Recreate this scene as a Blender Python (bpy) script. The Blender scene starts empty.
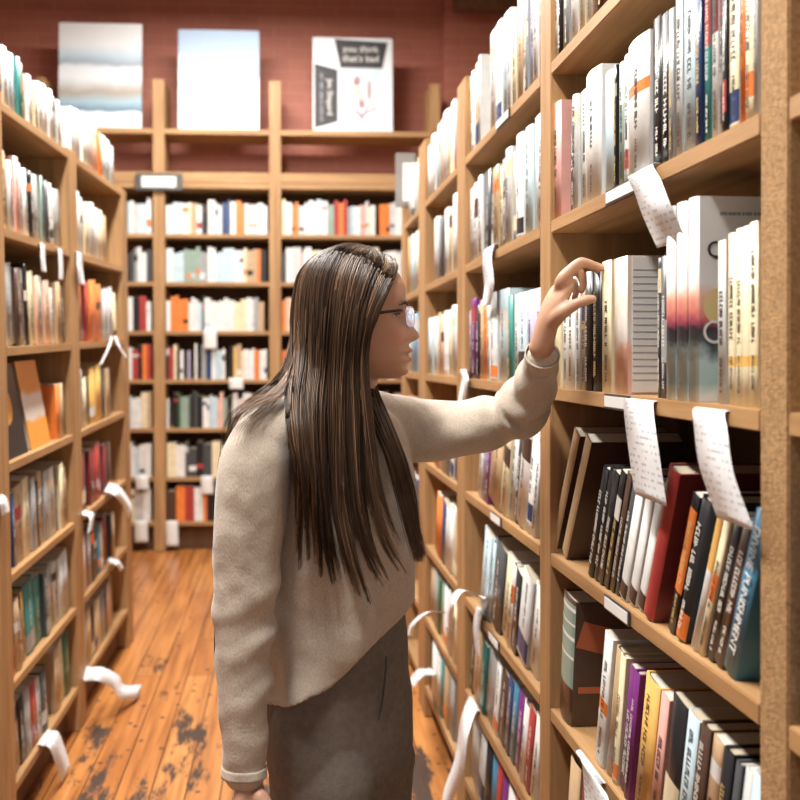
import bpy, bmesh, math, random
import numpy as np
from mathutils import Vector, Matrix, Euler
random.seed(7)
C = bpy.context.scene.collection
rad = math.radians
sc = bpy.context.scene
CAMZ = 1.35
F = 880.0

# ------------------------------------------------------------------ camera
cam_d = bpy.data.cameras.new('camera'); cam = bpy.data.objects.new('camera', cam_d); C.objects.link(cam)
cam.location = (0, 0, CAMZ)
YAW = math.atan(49 / F); PITCH = rad(1.0)
cam.rotation_euler = (rad(90) - PITCH, 0, -YAW)
cam_d.sensor_width = 36; cam_d.lens = F / 800 * 36
cam_d.shift_x = (400 - 339) / 800; cam_d.shift_y = -(400 - 360) / 800
cam_d.clip_start = .02
cam_d.dof.use_dof = True; cam_d.dof.focus_distance = 1.42; cam_d.dof.aperture_fstop = 4.0
sc.camera = cam
RC = cam.rotation_euler.to_matrix()
def ray(px, py): return RC @ Vector(((px - 339) / F, -(py - 360) / F, -1))
def P(px, py, Y):
    d = ray(px, py); return Vector((0, 0, CAMZ)) + d * (Y / d.y)

# ------------------------------------------------------------------ materials
def new_mat(name):
    m = bpy.data.materials.new(name); m.use_nodes = True
    nt = m.node_tree; b = nt.nodes['Principled BSDF']
    return m, nt, b
def simple(name, col, rough=.5, spec=.5, bump=0, bscale=300, metallic=0, var=0, vscale=8):
    m, nt, b = new_mat(name)
    b.inputs['Base Color'].default_value = (*col, 1); b.inputs['Roughness'].default_value = rough
    b.inputs['Specular IOR Level'].default_value = spec; b.inputs['Metallic'].default_value = metallic
    tc = nt.nodes.new('ShaderNodeTexCoord')
    if bump:
        n = nt.nodes.new('ShaderNodeTexNoise'); n.inputs['Scale'].default_value = bscale
        nt.links.new(tc.outputs['Object'], n.inputs['Vector'])
        bp = nt.nodes.new('ShaderNodeBump'); bp.inputs['Strength'].default_value = bump; bp.inputs['Distance'].default_value = .002
        nt.links.new(n.outputs['Fac'], bp.inputs['Height']); nt.links.new(bp.outputs['Normal'], b.inputs['Normal'])
    if var:
        n = nt.nodes.new('ShaderNodeTexNoise'); n.inputs['Scale'].default_value = vscale
        nt.links.new(tc.outputs['Object'], n.inputs['Vector'])
        r = nt.nodes.new('ShaderNodeValToRGB')
        r.color_ramp.elements[0].position = .35; r.color_ramp.elements[1].position = .68
        r.color_ramp.elements[0].color = (*[c * (1 - var) for c in col], 1)
        r.color_ramp.elements[1].color = (*[min(1, c * (1 + var)) for c in col], 1)
        nt.links.new(n.outputs['Fac'], r.inputs['Fac']); nt.links.new(r.outputs['Color'], b.inputs['Base Color'])
    return m
def wood(name, c0, c1, axis, scale=14, rough=.55):
    m, nt, b = new_mat(name)
    tc = nt.nodes.new('ShaderNodeTexCoord'); mp = nt.nodes.new('ShaderNodeMapping')
    s = [scale * 2.6] * 3; s[axis] = scale * .16; mp.inputs['Scale'].default_value = s
    nt.links.new(tc.outputs['Object'], mp.inputs['Vector'])
    oi = nt.nodes.new('ShaderNodeObjectInfo'); mm = nt.nodes.new('ShaderNodeMath'); mm.operation = 'MULTIPLY'; mm.inputs[1].default_value = 40
    nt.links.new(oi.outputs['Random'], mm.inputs[0]); nt.links.new(mm.outputs[0], mp.inputs['Location'])
    n = nt.nodes.new('ShaderNodeTexNoise'); n.inputs['Scale'].default_value = 1.0; n.inputs['Detail'].default_value = 6; n.inputs['Roughness'].default_value = .65
    nt.links.new(mp.outputs[0], n.inputs['Vector'])
    r = nt.nodes.new('ShaderNodeValToRGB'); r.color_ramp.elements[0].position = .3; r.color_ramp.elements[1].position = .7
    r.color_ramp.elements[0].color = (*c0, 1); r.color_ramp.elements[1].color = (*c1, 1)
    nt.links.new(n.outputs['Fac'], r.inputs['Fac']); nt.links.new(r.outputs['Color'], b.inputs['Base Color'])
    bp = nt.nodes.new('ShaderNodeBump'); bp.inputs['Strength'].default_value = .25; bp.inputs['Distance'].default_value = .002
    nt.links.new(n.outputs['Fac'], bp.inputs['Height']); nt.links.new(bp.outputs['Normal'], b.inputs['Normal'])
    b.inputs['Roughness'].default_value = rough
    return m
W0, W1 = (.32, .165, .066), (.53, .31, .135)
W_U = wood('shelf_wood', W0, W1, 1); W_X = wood('shelf_wood_cross', W0, W1, 0); W_Z = wood('upright_wood', W0, W1, 2)
W_ZR = simple('rough_upright_wood', (.42, .255, .12), .85, .2, bump=.8, bscale=420, var=.22, vscale=190)
W_DK = wood('panel_wood', (.10, .045, .02), (.17, .085, .04), 2, scale=10, rough=.8)
PAPER = simple('white_paper', (.86, .86, .84), .6, .3, var=.03)
PAGES = simple('page_edges', (.52, .45, .34), .8, .2, bump=.4, bscale=900)
PALE_PAGES = simple('pale_page_edges', (.66, .62, .54), .8, .2, bump=.4, bscale=900)
COL = {
 'w': ('white', (.83, .83, .80)), 'p': ('pale blue', (.55, .70, .76)), 'c': ('cream', (.82, .72, .48)), 'g': ('grey', (.36, .37, .37)),
 'h': ('light grey', (.62, .62, .60)), 'k': ('black', (.018, .018, .02)), 'n': ('navy blue', (.03, .06, .17)), 'b': ('blue', (.06, .22, .36)),
 't': ('teal', (.05, .26, .24)), 's': ('sage green', (.30, .40, .33)), 'o': ('orange', (.85, .23, .05)), 'r': ('red', (.42, .05, .045)),
 'm': ('maroon', (.20, .035, .035)), 'y': ('yellow', (.82, .50, .14)), 'a': ('tan', (.55, .38, .22)), 'd': ('dark brown', (.085, .045, .03)),
 'u': ('purple', (.19, .03, .20)), 'l': ('lavender', (.50, .46, .64)), 'i': ('pink', (.80, .42, .37)), 'q': ('charcoal', (.07, .075, .08)),
 'e': ('peach', (.82, .52, .38)), 'f': ('forest green', (.05, .15, .07)), 'v': ('sky blue', (.25, .52, .75)),
}
CM = {k: simple('cover_' + v[0].replace(' ', '_'), v[1], .35 if k not in 'kdn' else .3, .5, var=.08, vscale=25) for k, v in COL.items()}
INK_D = simple('dark_ink', (.03, .03, .03), .5); INK_L = simple('light_ink', (.85, .83, .76), .5)
INK_G = simple('gold_ink', (.75, .55, .22), .4); INK_F = simple('faded_ink', (.35, .36, .38), .7)

def art_mat(name, stops, axis=2, noise=.25, scale=18, rough=.35):
    """printed cover: colours run along one axis of the cover with a ragged edge"""
    m, nt, b = new_mat(name)
    tc = nt.nodes.new('ShaderNodeTexCoord'); sp = nt.nodes.new('ShaderNodeSeparateXYZ')
    nt.links.new(tc.outputs['Generated'], sp.inputs[0])
    n = nt.nodes.new('ShaderNodeTexNoise'); n.inputs['Scale'].default_value = scale; n.inputs['Detail'].default_value = 3
    nt.links.new(tc.outputs['Object'], n.inputs['Vector'])
    s = nt.nodes.new('ShaderNodeMath'); s.operation = 'SUBTRACT'; s.inputs[1].default_value = .5; nt.links.new(n.outputs['Fac'], s.inputs[0])
    k = nt.nodes.new('ShaderNodeMath'); k.operation = 'MULTIPLY'; k.inputs[1].default_value = noise; nt.links.new(s.outputs[0], k.inputs[0])
    a = nt.nodes.new('ShaderNodeMath'); a.operation = 'ADD'; nt.links.new(k.outputs[0], a.inputs[0]); nt.links.new(sp.outputs[axis], a.inputs[1])
    r = nt.nodes.new('ShaderNodeValToRGB'); cr = r.color_ramp
    cr.elements[0].position = stops[0][0]; cr.elements[0].color = (*stops[0][1], 1)
    cr.elements[1].position = stops[-1][0]; cr.elements[1].color = (*stops[-1][1], 1)
    for p_, c_ in stops[1:-1]:
        e = cr.elements.new(p_); e.color = (*c_, 1)
    nt.links.new(a.outputs[0], r.inputs['Fac']); nt.links.new(r.outputs['Color'], b.inputs['Base Color']); b.inputs['Roughness'].default_value = rough
    return m

# ------------------------------------------------------------------ mesh helpers
def bx(bm, c, s, mi=0, rot=None, bev=0):
    """box centred at c with full sizes s"""
    vs = []
    for dx in (-.5, .5):
        for dy in (-.5, .5):
            for dz in (-.5, .5):
                v = Vector((dx * s[0], dy * s[1], dz * s[2]))
                if rot is not None: v = rot @ v
                vs.append(bm.verts.new(v + Vector(c)))
    fs = []
    for idx in ((0, 1, 3, 2), (4, 6, 7, 5), (0, 4, 5, 1), (2, 3, 7, 6), (0, 2, 6, 4), (1, 5, 7, 3)):
        f = bm.faces.new([vs[i] for i in idx]); f.material_index = mi; fs.append(f)
    if bev:
        es = {e for f in fs for e in f.edges}
        r = bmesh.ops.bevel(bm, geom=list(es), offset=bev, segments=2, affect='EDGES')
        for f in r['faces']: f.material_index = mi
def finish(name, bm, mats, parent=None, loc=(0, 0, 0), smooth=False):
    bmesh.ops.recalc_face_normals(bm, faces=bm.faces)
    me = bpy.data.meshes.new(name); bm.to_mesh(me); bm.free()
    if smooth:
        for p in me.polygons: p.use_smooth = True
    for m in (mats if isinstance(mats, (list, tuple)) else [mats]): me.materials.append(m)
    o = bpy.data.objects.new(name, me); C.objects.link(o); o.location = loc
    if parent: o.parent = parent
    return o
def box_obj(name, c, s, mat, parent=None, bev=0, base=(0, 0, 0)):
    bm = bmesh.new(); bx(bm, (0, 0, 0), s, bev=bev)
    return finish(name, bm, mat, parent, Vector(c) - Vector(base))
def tag(o, label, cat, group=None, kind=None):
    if label:
        n = len(label.split()); assert 4 <= n <= 16, (n, label)
        o['label'] = label
    if cat: o['category'] = cat
    if group: o['group'] = group
    if kind: o['kind'] = kind
    return o
def empty(name, M):
    o = bpy.data.objects.new(name, None); C.objects.link(o); o.matrix_world = M; o.empty_display_size = .05; return o
def struct(o): o['kind'] = 'structure'; return o

# ------------------------------------------------------------------ setting
def brick_mat():
    m, nt, b = new_mat('painted_red_brick')
    tc = nt.nodes.new('ShaderNodeTexCoord'); mp = nt.nodes.new('ShaderNodeMapping'); mp.inputs['Rotation'].default_value = (rad(90), 0, 0)
    nt.links.new(tc.outputs['Object'], mp.inputs['Vector'])
    br = nt.nodes.new('ShaderNodeTexBrick'); nt.links.new(mp.outputs[0], br.inputs['Vector'])
    br.inputs['Scale'].default_value = 1; br.inputs['Brick Width'].default_value = .215; br.inputs['Row Height'].default_value = .075
    br.inputs['Mortar Size'].default_value = .005; br.inputs['Mortar Smooth'].default_value = .4
    br.inputs['Color1'].default_value = (.50, .17, .11, 1); br.inputs['Color2'].default_value = (.46, .15, .10, 1); br.inputs['Mortar'].default_value = (.53, .22, .15, 1)
    nt.links.new(br.outputs['Color'], b.inputs['Base Color'])
    bp = nt.nodes.new('ShaderNodeBump'); bp.inputs['Strength'].default_value = .35; bp.inputs['Distance'].default_value = .006; bp.invert = True
    nt.links.new(br.outputs['Fac'], bp.inputs['Height']); nt.links.new(bp.outputs['Normal'], b.inputs['Normal'])
    b.inputs['Roughness'].default_value = .6
    return m
BRICK = brick_mat()
PLASTER = simple('wall_plaster', (.40, .30, .25), .8, .2, bump=.2, bscale=60)
CEIL = simple('ceiling_paint', (.45, .40, .35), .9, .2)
def floor_mat():
    m, nt, b = new_mat('worn_plank_floor')
    tc = nt.nodes.new('ShaderNodeTexCoord'); mp = nt.nodes.new('ShaderNodeMapping'); mp.inputs['Rotation'].default_value = (0, 0, rad(90))
    nt.links.new(tc.outputs['Object'], mp.inputs['Vector'])
    br = nt.nodes.new('ShaderNodeTexBrick'); nt.links.new(mp.outputs[0], br.inputs['Vector'])
    br.inputs['Scale'].default_value = 1; br.inputs['Brick Width'].default_value = 2.4; br.inputs['Row Height'].default_value = .105
    br.inputs['Mortar Size'].default_value = .0022; br.inputs['Mortar Smooth'].default_value = .1
    br.inputs['Color1'].default_value = (.50, .185, .05, 1); br.inputs['Color2'].default_value = (.66, .29, .09, 1); br.inputs['Mortar'].default_value = (.07, .022, .008, 1)
    mp2 = nt.nodes.new('ShaderNodeMapping'); mp2.inputs['Scale'].default_value = (38, 2.2, 1); nt.links.new(tc.outputs['Object'], mp2.inputs['Vector'])
    gn = nt.nodes.new('ShaderNodeTexNoise'); gn.inputs['Scale'].default_value = 1; gn.inputs['Detail'].default_value = 6; nt.links.new(mp2.outputs[0], gn.inputs['Vector'])
    gr = nt.nodes.new('ShaderNodeValToRGB'); gr.color_ramp.elements[0].position = .25; gr.color_ramp.elements[0].color = (.48, .38, .32, 1)
    gr.color_ramp.elements[1].position = .62; gr.color_ramp.elements[1].color = (1, 1, 1, 1); nt.links.new(gn.outputs['Fac'], gr.inputs['Fac'])
    mx = nt.nodes.new('ShaderNodeMix'); mx.data_type = 'RGBA'; mx.blend_type = 'MULTIPLY'; mx.inputs[0].default_value = 1
    nt.links.new(br.outputs['Color'], mx.inputs[6]); nt.links.new(gr.outputs['Color'], mx.inputs[7])
    # dark worn patches and stains
    mp3 = nt.nodes.new('ShaderNodeMapping'); mp3.inputs['Scale'].default_value = (6.5, 1.7, 1); mp3.inputs['Location'].default_value = (3.1, .4, 0); nt.links.new(tc.outputs['Object'], mp3.inputs['Vector'])
    n3 = nt.nodes.new('ShaderNodeTexNoise'); n3.inputs['Scale'].default_value = 1; n3.inputs['Detail'].default_value = 8; n3.inputs['Roughness'].default_value = .72; nt.links.new(mp3.outputs[0], n3.inputs['Vector'])
    # heavier wear close to the camera end of the aisle (traffic)
    sp = nt.nodes.new('ShaderNodeSeparateXYZ'); nt.links.new(tc.outputs['Object'], sp.inputs[0])
    mr = nt.nodes.new('ShaderNodeMapRange'); mr.inputs[1].default_value = 4.4; mr.inputs[2].default_value = 2.6; mr.inputs[3].default_value = -.12; mr.inputs[4].default_value = .06
    nt.links.new(sp.outputs[1], mr.inputs[0])
    ad = nt.nodes.new('ShaderNodeMath'); ad.operation = 'ADD'; nt.links.new(n3.outputs['Fac'], ad.inputs[0]); nt.links.new(mr.outputs[0], ad.inputs[1])
    r3 = nt.nodes.new('ShaderNodeValToRGB'); r3.color_ramp.elements[0].position = .545; r3.color_ramp.elements[0].color = (0, 0, 0, 1)
    r3.color_ramp.elements[1].position = .60; r3.color_ramp.elements[1].color = (1, 1, 1, 1); nt.links.new(ad.outputs[0], r3.inputs['Fac'])
    # nail holes
    vo = nt.nodes.new('ShaderNodeTexVoronoi'); vo.inputs['Scale'].default_value = 13; nt.links.new(tc.outputs['Object'], vo.inputs['Vector'])
    rv = nt.nodes.new('ShaderNodeValToRGB'); rv.color_ramp.elements[0].position = .10; rv.color_ramp.elements[0].color = (.85, .85, .85, 1)
    rv.color_ramp.elements[1].position = .14; rv.color_ramp.elements[1].color = (0, 0, 0, 1); nt.links.new(vo.outputs['Distance'], rv.inputs['Fac'])
    mxx = nt.nodes.new('ShaderNodeMath'); mxx.operation = 'MAXIMUM'; nt.links.new(r3.outputs['Color'], mxx.inputs[0]); nt.links.new(rv.outputs['Color'], mxx.inputs[1])
    m2 = nt.nodes.new('ShaderNodeMix'); m2.data_type = 'RGBA'; nt.links.new(mxx.outputs[0], m2.inputs[0])
    nt.links.new(mx.outputs[2], m2.inputs[6]); m2.inputs[7].default_value = (.055, .028, .016, 1)
    nt.links.new(m2.outputs[2], b.inputs['Base Color'])
    rr = nt.nodes.new('ShaderNodeMapRange'); rr.inputs[3].default_value = .28; rr.inputs[4].default_value = .6; nt.links.new(mxx.outputs[0], rr.inputs[0]); nt.links.new(rr.outputs[0], b.inputs['Roughness'])
    bp = nt.nodes.new('ShaderNodeBump'); bp.inputs['Strength'].default_value = .3; bp.inputs['Distance'].default_value = .003; bp.invert = True
    nt.links.new(br.outputs['Fac'], bp.inputs['Height']); nt.links.new(bp.outputs['Normal'], b.inputs['Normal'])
    return m
XL, XR, YF, YB, ZT = -2.6, 2.6, -2.4, 6.16, 4.1
struct(box_obj('floor', ((XL + XR) / 2, (YF + YB) / 2, -.05), (XR - XL, YB - YF, .1), floor_mat()))
bpy.data.objects['floor'].data.transform(Matrix.Translation(bpy.data.objects['floor'].location)); bpy.data.objects['floor'].location = (0, 0, 0)
struct(box_obj('ceiling', ((XL + XR) / 2, (YF + YB) / 2, ZT + .05), (XR - XL, YB - YF, .1), CEIL))
struct(box_obj('wall_back', ((XL + XR) / 2, YB + .1, ZT / 2), (XR - XL + .4, .2, ZT + .2), BRICK))
struct(box_obj('wall_left', (XL - .1, (YF + YB) / 2, ZT / 2), (.2, YB - YF, ZT + .2), PLASTER))
struct(box_obj('wall_right', (XR + .1, (YF + YB) / 2, ZT / 2), (.2, YB - YF, ZT + .2), PLASTER))
bm = bmesh.new()      # unseen front wall; its wide window opening is added for fill light
wx0, wx1, wz0, wz1 = -1.9, 1.9, .9, 3.3
bx(bm, ((XL + wx0) / 2, YF - .1, ZT / 2), (wx0 - XL, .2, ZT)); bx(bm, ((XR + wx1) / 2, YF - .1, ZT / 2), (XR - wx1, .2, ZT))
bx(bm, (0, YF - .1, wz0 / 2), (wx1 - wx0, .2, wz0)); bx(bm, (0, YF - .1, (ZT + wz1) / 2), (wx1 - wx0, .2, ZT - wz1))
struct(finish('wall_front', bm, PLASTER))
bm = bmesh.new()
for x in (wx0 + .03, -.65, .65, wx1 - .03): bx(bm, (x, YF - .08, (wz0 + wz1) / 2), (.06, .06, wz1 - wz0))
for z in (wz0 + .03, (wz0 + wz1) / 2, wz1 - .03): bx(bm, (0, YF - .08, z), (wx1 - wx0, .058, .06))
struct(finish('fill_window_1', bm, W_Z))  # frame of the added window, out of view behind the camera
# brick pier on the back wall at the right and the timber beam above it
px_ = P(444, 60, YB - .12).x
struct(box_obj('trim_1', ((px_ + XR) / 2, YB - .06, ZT / 2), (XR - px_, .12, ZT), BRICK, bev=.006))
pb = P(456, 4, YB - .3)
bm = bmesh.new()
bmesh.ops.create_cone(bm, segments=24, radius1=.085, radius2=.085, depth=1.9, cap_ends=True, matrix=Matrix.Translation((pb.x + .95, pb.y, pb.z + .03)) @ Matrix.Rotation(rad(90), 4, 'Y'))
struct(finish('trim_2', bm, W_DK, smooth=False))
# black baseboard seen below the back bookcase is its kick board (built there)

# ------------------------------------------------------------------ case frames
def case_frame(vpx, vpy, lean=0.0):
    y = ray(vpx, vpy).normalized()
    z = Vector((math.sin(rad(lean)), 0, math.cos(rad(lean))))
    x = y.cross(z).normalized(); z = x.cross(y).normalized()
    M = Matrix.Identity(4)
    for i, a in enumerate((x, y, z)):
        for j in range(3): M[j][i] = a[j]
    M.translation = (0, 0, CAMZ)
    return M
MR = case_frame(283, 359, 0.1)
ML = case_frame(308, 328, -0.5)
MB = Matrix.Translation((0, 0, CAMZ))
def floor_w(M, x, u):
    """local height of the floor at local (x, u)"""
    p = M.inverted() @ Vector((0, 0, 0))
    # solve (M @ (x,u,w)).z = 0
    return -(M[2][0] * x + M[2][1] * u + M[2][3]) / M[2][2]

LABEL_HOLDER = simple('label_holder_metal', (.12, .115, .11), .4, .5, metallic=.6)
PLATE = simple('white_card', (.85, .85, .82), .5)
def make_case(name, label, M, xf, depth, posts, shelves, top, postw, kick=.1, back_to=None, posttop=None, rough0=False, recess=.08):
    """xf: local x of the front plane, depth signed; posts list of (u0,u1); shelves list (w, u0, u1)"""
    base = Vector((xf + depth / 2, posts[0][0], floor_w(M, xf, posts[0][0])))
    root = empty(name, M @ Matrix.Translation(base)); tag(root, label, 'bookcase')
    sgn = 1 if depth > 0 else -1
    for i, (a, b_) in enumerate(posts):
        w0 = floor_w(M, xf, (a + b_) / 2) + .002; t = top if posttop is None else posttop[i]
        box_obj('upright', (xf + depth / 2, (a + b_) / 2, (w0 + t) / 2), (abs(depth), b_ - a, t - w0), W_ZR if (rough0 and i == 1) else W_Z, root, bev=.002, base=base)
    for (w, a, b_) in shelves:
        box_obj('shelf_board', (xf + depth / 2 - sgn * .002, (a + b_) / 2, w - .012), (abs(depth) - .004, b_ - a - .002, .024), W_U, root, bev=.0015, base=base)
    a, b_ = posts[0][0], posts[-1][1]
    bt = top if back_to is None else back_to
    wl = max(floor_w(M, xf, a), floor_w(M, xf, b_)) + .01
    box_obj('back_panel', (xf + depth + sgn * .006, (a + b_) / 2, (wl + bt) / 2), (.01, b_ - a, bt - wl), W_DK, root, base=base)
    lo = min(s[0] for s in shelves) - .026
    for (p0, p1), (q0, q1) in zip(posts, posts[1:]):
        wf = max(floor_w(M, xf, p1), floor_w(M, xf, q0)) + .003
        if lo - wf > .03:
            box_obj('kick_board', (xf + sgn * recess, (p1 + q0) / 2, (wf + lo) / 2), (.018, q0 - p1 - .004, lo - wf), W_DK, root, base=base)
    return root

# right bookcase -----------------------------------------------------
XRC = .513
def upix(M, x, X):
    d = M.inverted().to_3x3() @ ray(x, 360); return d.y * X / d.x
def uR(x, X=XRC): return upix(MR, x, X)
RP = [(.10, .15), (uR(788), uR(760)), (uR(550.5), uR(540)), (uR(465), uR(457)), (uR(425), uR(418.5)), (uR(405), uR(401.5))]
RS = {'A1': .57, 'A': .266, 'B': -.054, 'C': -.372, 'D': -.67, 'E': -.93, 'F': -1.18}
DR = .27
shR = []
for k in range(5):
    for nm, w in RS.items():
        shR.append((w, RP[k][1] , RP[k + 1][0]))
case_r = make_case('bookcase', 'tall open pine bookcase running along the right side, closest to the woman', MR, XRC, DR, RP, shR, .80, .05, back_to=.80, posttop=[1.3, 1.3, 1.3, .80, .80, .80], rough0=True)
# left bookcase ------------------------------------------------------
XLC = -.81
def uL(x, X=XLC): return upix(ML, x, X)
LP = [(uL(-3), uL(7)), (uL(72), uL(80)), (uL(124), uL(129))]
LS = [.608, .274, -.045, -.36, -.663, -.96, -1.24]
DL = -.27
shL = [(w, LP[k][1], LP[k + 1][0]) for k in range(2) for w in LS]
case_l = make_case('bookcase', 'pine bookcase on the left side of the aisle with leaning books', ML, XLC, DL, LP, shL, .62, .05, recess=-.05 * -1)
# back bookcase ------------------------------------------------------
YBC = 5.77
def xB(px, Y=YBC): return P(px, 345, Y).x
def wB(py, px=220): return P(px, py, YBC).z - CAMZ
# local frame for the back case: local x axis = room X, front plane normal to Y. Build by hand
base_b = Vector((xB(220), YBC, 0))
case_b = empty('bookcase', Matrix.Translation(base_b)); tag(case_b, 'tall wide bookcase filling the brick back wall behind the woman', 'bookcase')
DBK = .28
BPX = [(38, 46), (153.5, 165), (269.5, 281), (430, 440)]
BP = [(xB(a), xB(b)) for a, b in BPX]
z_top = P(220, 80, YBC).z
for (a, b_) in BP:
    box_obj('upright', ((a + b_) / 2, YBC + DBK / 2, z_top / 2 + .001), (b_ - a, DBK, z_top - .002), W_Z, case_b, bev=.002, base=base_b)
BW = [wB(y) + CAMZ for y in (129, 183, 234, 282, 331, 379.5, 428, 477, 521.5)]
for i, z in enumerate(BW):
    for k in range(3):
        a, b_ = BP[k][1], BP[k + 1][0]
        th = .035 if i < 2 else .026
        box_obj('shelf_board', ((a + b_) / 2, YBC + DBK / 2 + .001, z - th / 2), (b_ - a - .002, DBK - .004, th), W_X, case_b, bev=.0015, base=base_b)
        if i == 1:
            box_obj('rail', ((a + b_) / 2, YBC + .012, z + .036), (b_ - a - .002, .02, .068), W_X, case_b, bev=.0015, base=base_b)
box_obj('back_panel', ((BP[0][0] + BP[-1][1]) / 2, YBC + DBK + .008, BW[1] / 2 + .02), (BP[-1][1] - BP[0][0], .012, BW[1] - .02), W_DK, case_b, base=base_b)
for k in range(3):
    a, b_ = BP[k][1], BP[k + 1][0]
    box_obj('kick_board', ((a + b_) / 2, YBC + .10, (BW[-1] - .026) / 2 + .002), (b_ - a - .004, .02, BW[-1] - .03), W_DK, case_b, base=base_b)
# framed section sign on the second upright
sg = P(159, 182, YBC - .02)
sign = empty('section_sign', Matrix.Translation((sg.x, YBC - .018, sg.z - .06)))
tag(sign, 'small grey-framed section sign on the upright of the back bookcase', 'sign')
box_obj('frame', (0, 0, .06), (.30, .02, .11), LABEL_HOLDER, sign, bev=.004)
box_obj('card', (0, -.011, .06), (.22, .003, .07), PLATE, sign)
# grey framed notice on the end of the right bookcase
ng = P(405, 181, 3.72)
notice = empty('framed_notice', Matrix.Translation((ng.x, 3.70, ng.z - .11)))
tag(notice, 'small grey-framed notice standing at the far end of the right bookcase', 'sign')
GREY_FR = simple('grey_frame', (.26, .24, .22), .5)
box_obj('frame', (0, 0, .11), (.085, .02, .225), GREY_FR, notice, bev=.003)
box_obj('card', (.012, -.011, .10), (.05, .003, .16), PLATE, notice)

# ------------------------------------------------------------------ lettering
def glyph_run(bm, z0, z1, y0, y1, x, rnd, mi=0, wordy=True):
    """small unreadable letter shapes printed down a spine"""
    h = y1 - y0; adv = h * .7; z = z1
    n = 0; wl = rnd.randint(3, 8)
    while z - adv > z0:
        if n >= wl:
            z -= adv * .8; n = 0; wl = rnd.randint(3, 8); continue
        n += 1
        a, b_ = z - adv * .82, z
        st = h * .2
        def q(ya, yb, za, zb):
            vs = [bm.verts.new((x, ya, za)), bm.verts.new((x, yb, za)), bm.verts.new((x, yb, zb)), bm.verts.new((x, ya, zb))]
            bm.faces.new(vs).material_index = mi
        kind = rnd.randint(0, 4)
        q(y0, y1, b_ - st, b_)
        if kind in (0, 1): q(y0, y1, a, a + st)
        if kind in (0, 2): q(y0, y0 + st, a, b_ - st)
        if kind in (1, 3, 2): q(y1 - st, y1, a, b_ - st)
        if kind == 4: q((y0 + y1) / 2 - st / 2, (y0 + y1) / 2 + st / 2, a, b_ - st)
        z -= adv
_txt = {}
def text_obj(name, body, size, mat, parent, M, align='CENTER', extr=.0003):
    cu = bpy.data.curves.new(name, 'FONT'); cu.body = body; cu.size = size; cu.align_x = align; cu.align_y = 'CENTER'; cu.extrude = extr; cu.resolution_u = 3
    o = bpy.data.objects.new('tmp', cu); C.objects.link(o)
    me = bpy.data.meshes.new_from_object(o.evaluated_get(bpy.context.evaluated_depsgraph_get())); me.name = name
    bpy.data.objects.remove(o); me.materials.clear(); me.materials.append(mat)
    t = bpy.data.objects.new(name, me); C.objects.link(t)
    if parent: t.parent = parent
    t.matrix_local = M
    return t

# ------------------------------------------------------------------ books
ORD = ['first', 'second', 'third', 'fourth', 'fifth', 'sixth', 'seventh', 'eighth', 'ninth', 'tenth', 'eleventh', 'twelfth', 'thirteenth', 'fourteenth', 'fifteenth', 'sixteenth',
       'seventeenth', 'eighteenth', 'nineteenth', 'twentieth', 'twenty-first', 'twenty-second', 'twenty-third', 'twenty-fourth', 'twenty-fifth', 'twenty-sixth', 'twenty-seventh', 'twenty-eighth']
rb = random.Random(11)
def book_mesh(bm, t, h, d, s=1, hard=False, band=None, bevel=0.0012):
    """U-shaped cover, spine at x=0, y from 0 to s*t"""
    ct = .003 if hard else .0012
    n = 5 if hard else 3
    bulge = min(t * .18, .005) if hard else min(t * .06, .0015)
    # spine profile, rounded
    prof = []
    for i in range(n + 1):
        a = i / n; prof.append((-bulge * math.sin(math.pi * a), a * t))
    out = [(d, 0)] + prof + [(d, t)]
    inn = [(d, ct)] + [(x + ct, min(max(y, ct), t - ct)) for x, y in prof] + [(d, t - ct)]
    zs = [0, h]
    if band: zs = [0, band[0] * h, band[1] * h, h]
    lay_o = [[bm.verts.new((x, s * y, z)) for x, y in out] for z in zs]
    lay_i = [[bm.verts.new((x, s * y, z)) for x, y in inn] for z in zs]
    for k in range(len(zs) - 1):
        mi = 1 if (band and k == 1) else 0
        for i in range(len(out) - 1):
            f = bm.faces.new((lay_o[k][i], lay_o[k][i + 1], lay_o[k + 1][i + 1], lay_o[k + 1][i])); f.material_index = mi if 1 <= i <= n else 0
            if 1 <= i <= n: f.smooth = True
            bm.faces.new((lay_i[k][i], lay_i[k + 1][i], lay_i[k + 1][i + 1], lay_i[k][i + 1]))
        bm.faces.new((lay_o[k][0], lay_o[k + 1][0], lay_i[k + 1][0], lay_i[k][0])); bm.faces.new((lay_o[k][-1], lay_i[k][-1], lay_i[k + 1][-1], lay_o[k + 1][-1]))
    for L, Li in ((lay_o[0], lay_i[0]), (lay_o[-1], lay_i[-1])):
        for i in range(len(out) - 1): bm.faces.new((L[i], Li[i], Li[i + 1], L[i + 1]))
SPECIAL = {}
def pages_mesh(t, h, d, s, hard):
    bm = bmesh.new(); ct = .003 if hard else .0012; o = .003 if hard else .0006
    bx(bm, ((d - o + ct * 1.2) / 2, s * t / 2, h / 2), (d - o - ct * 1.2, t - 2 * ct - .0004, h - 2 * o))
    return bm
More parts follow.
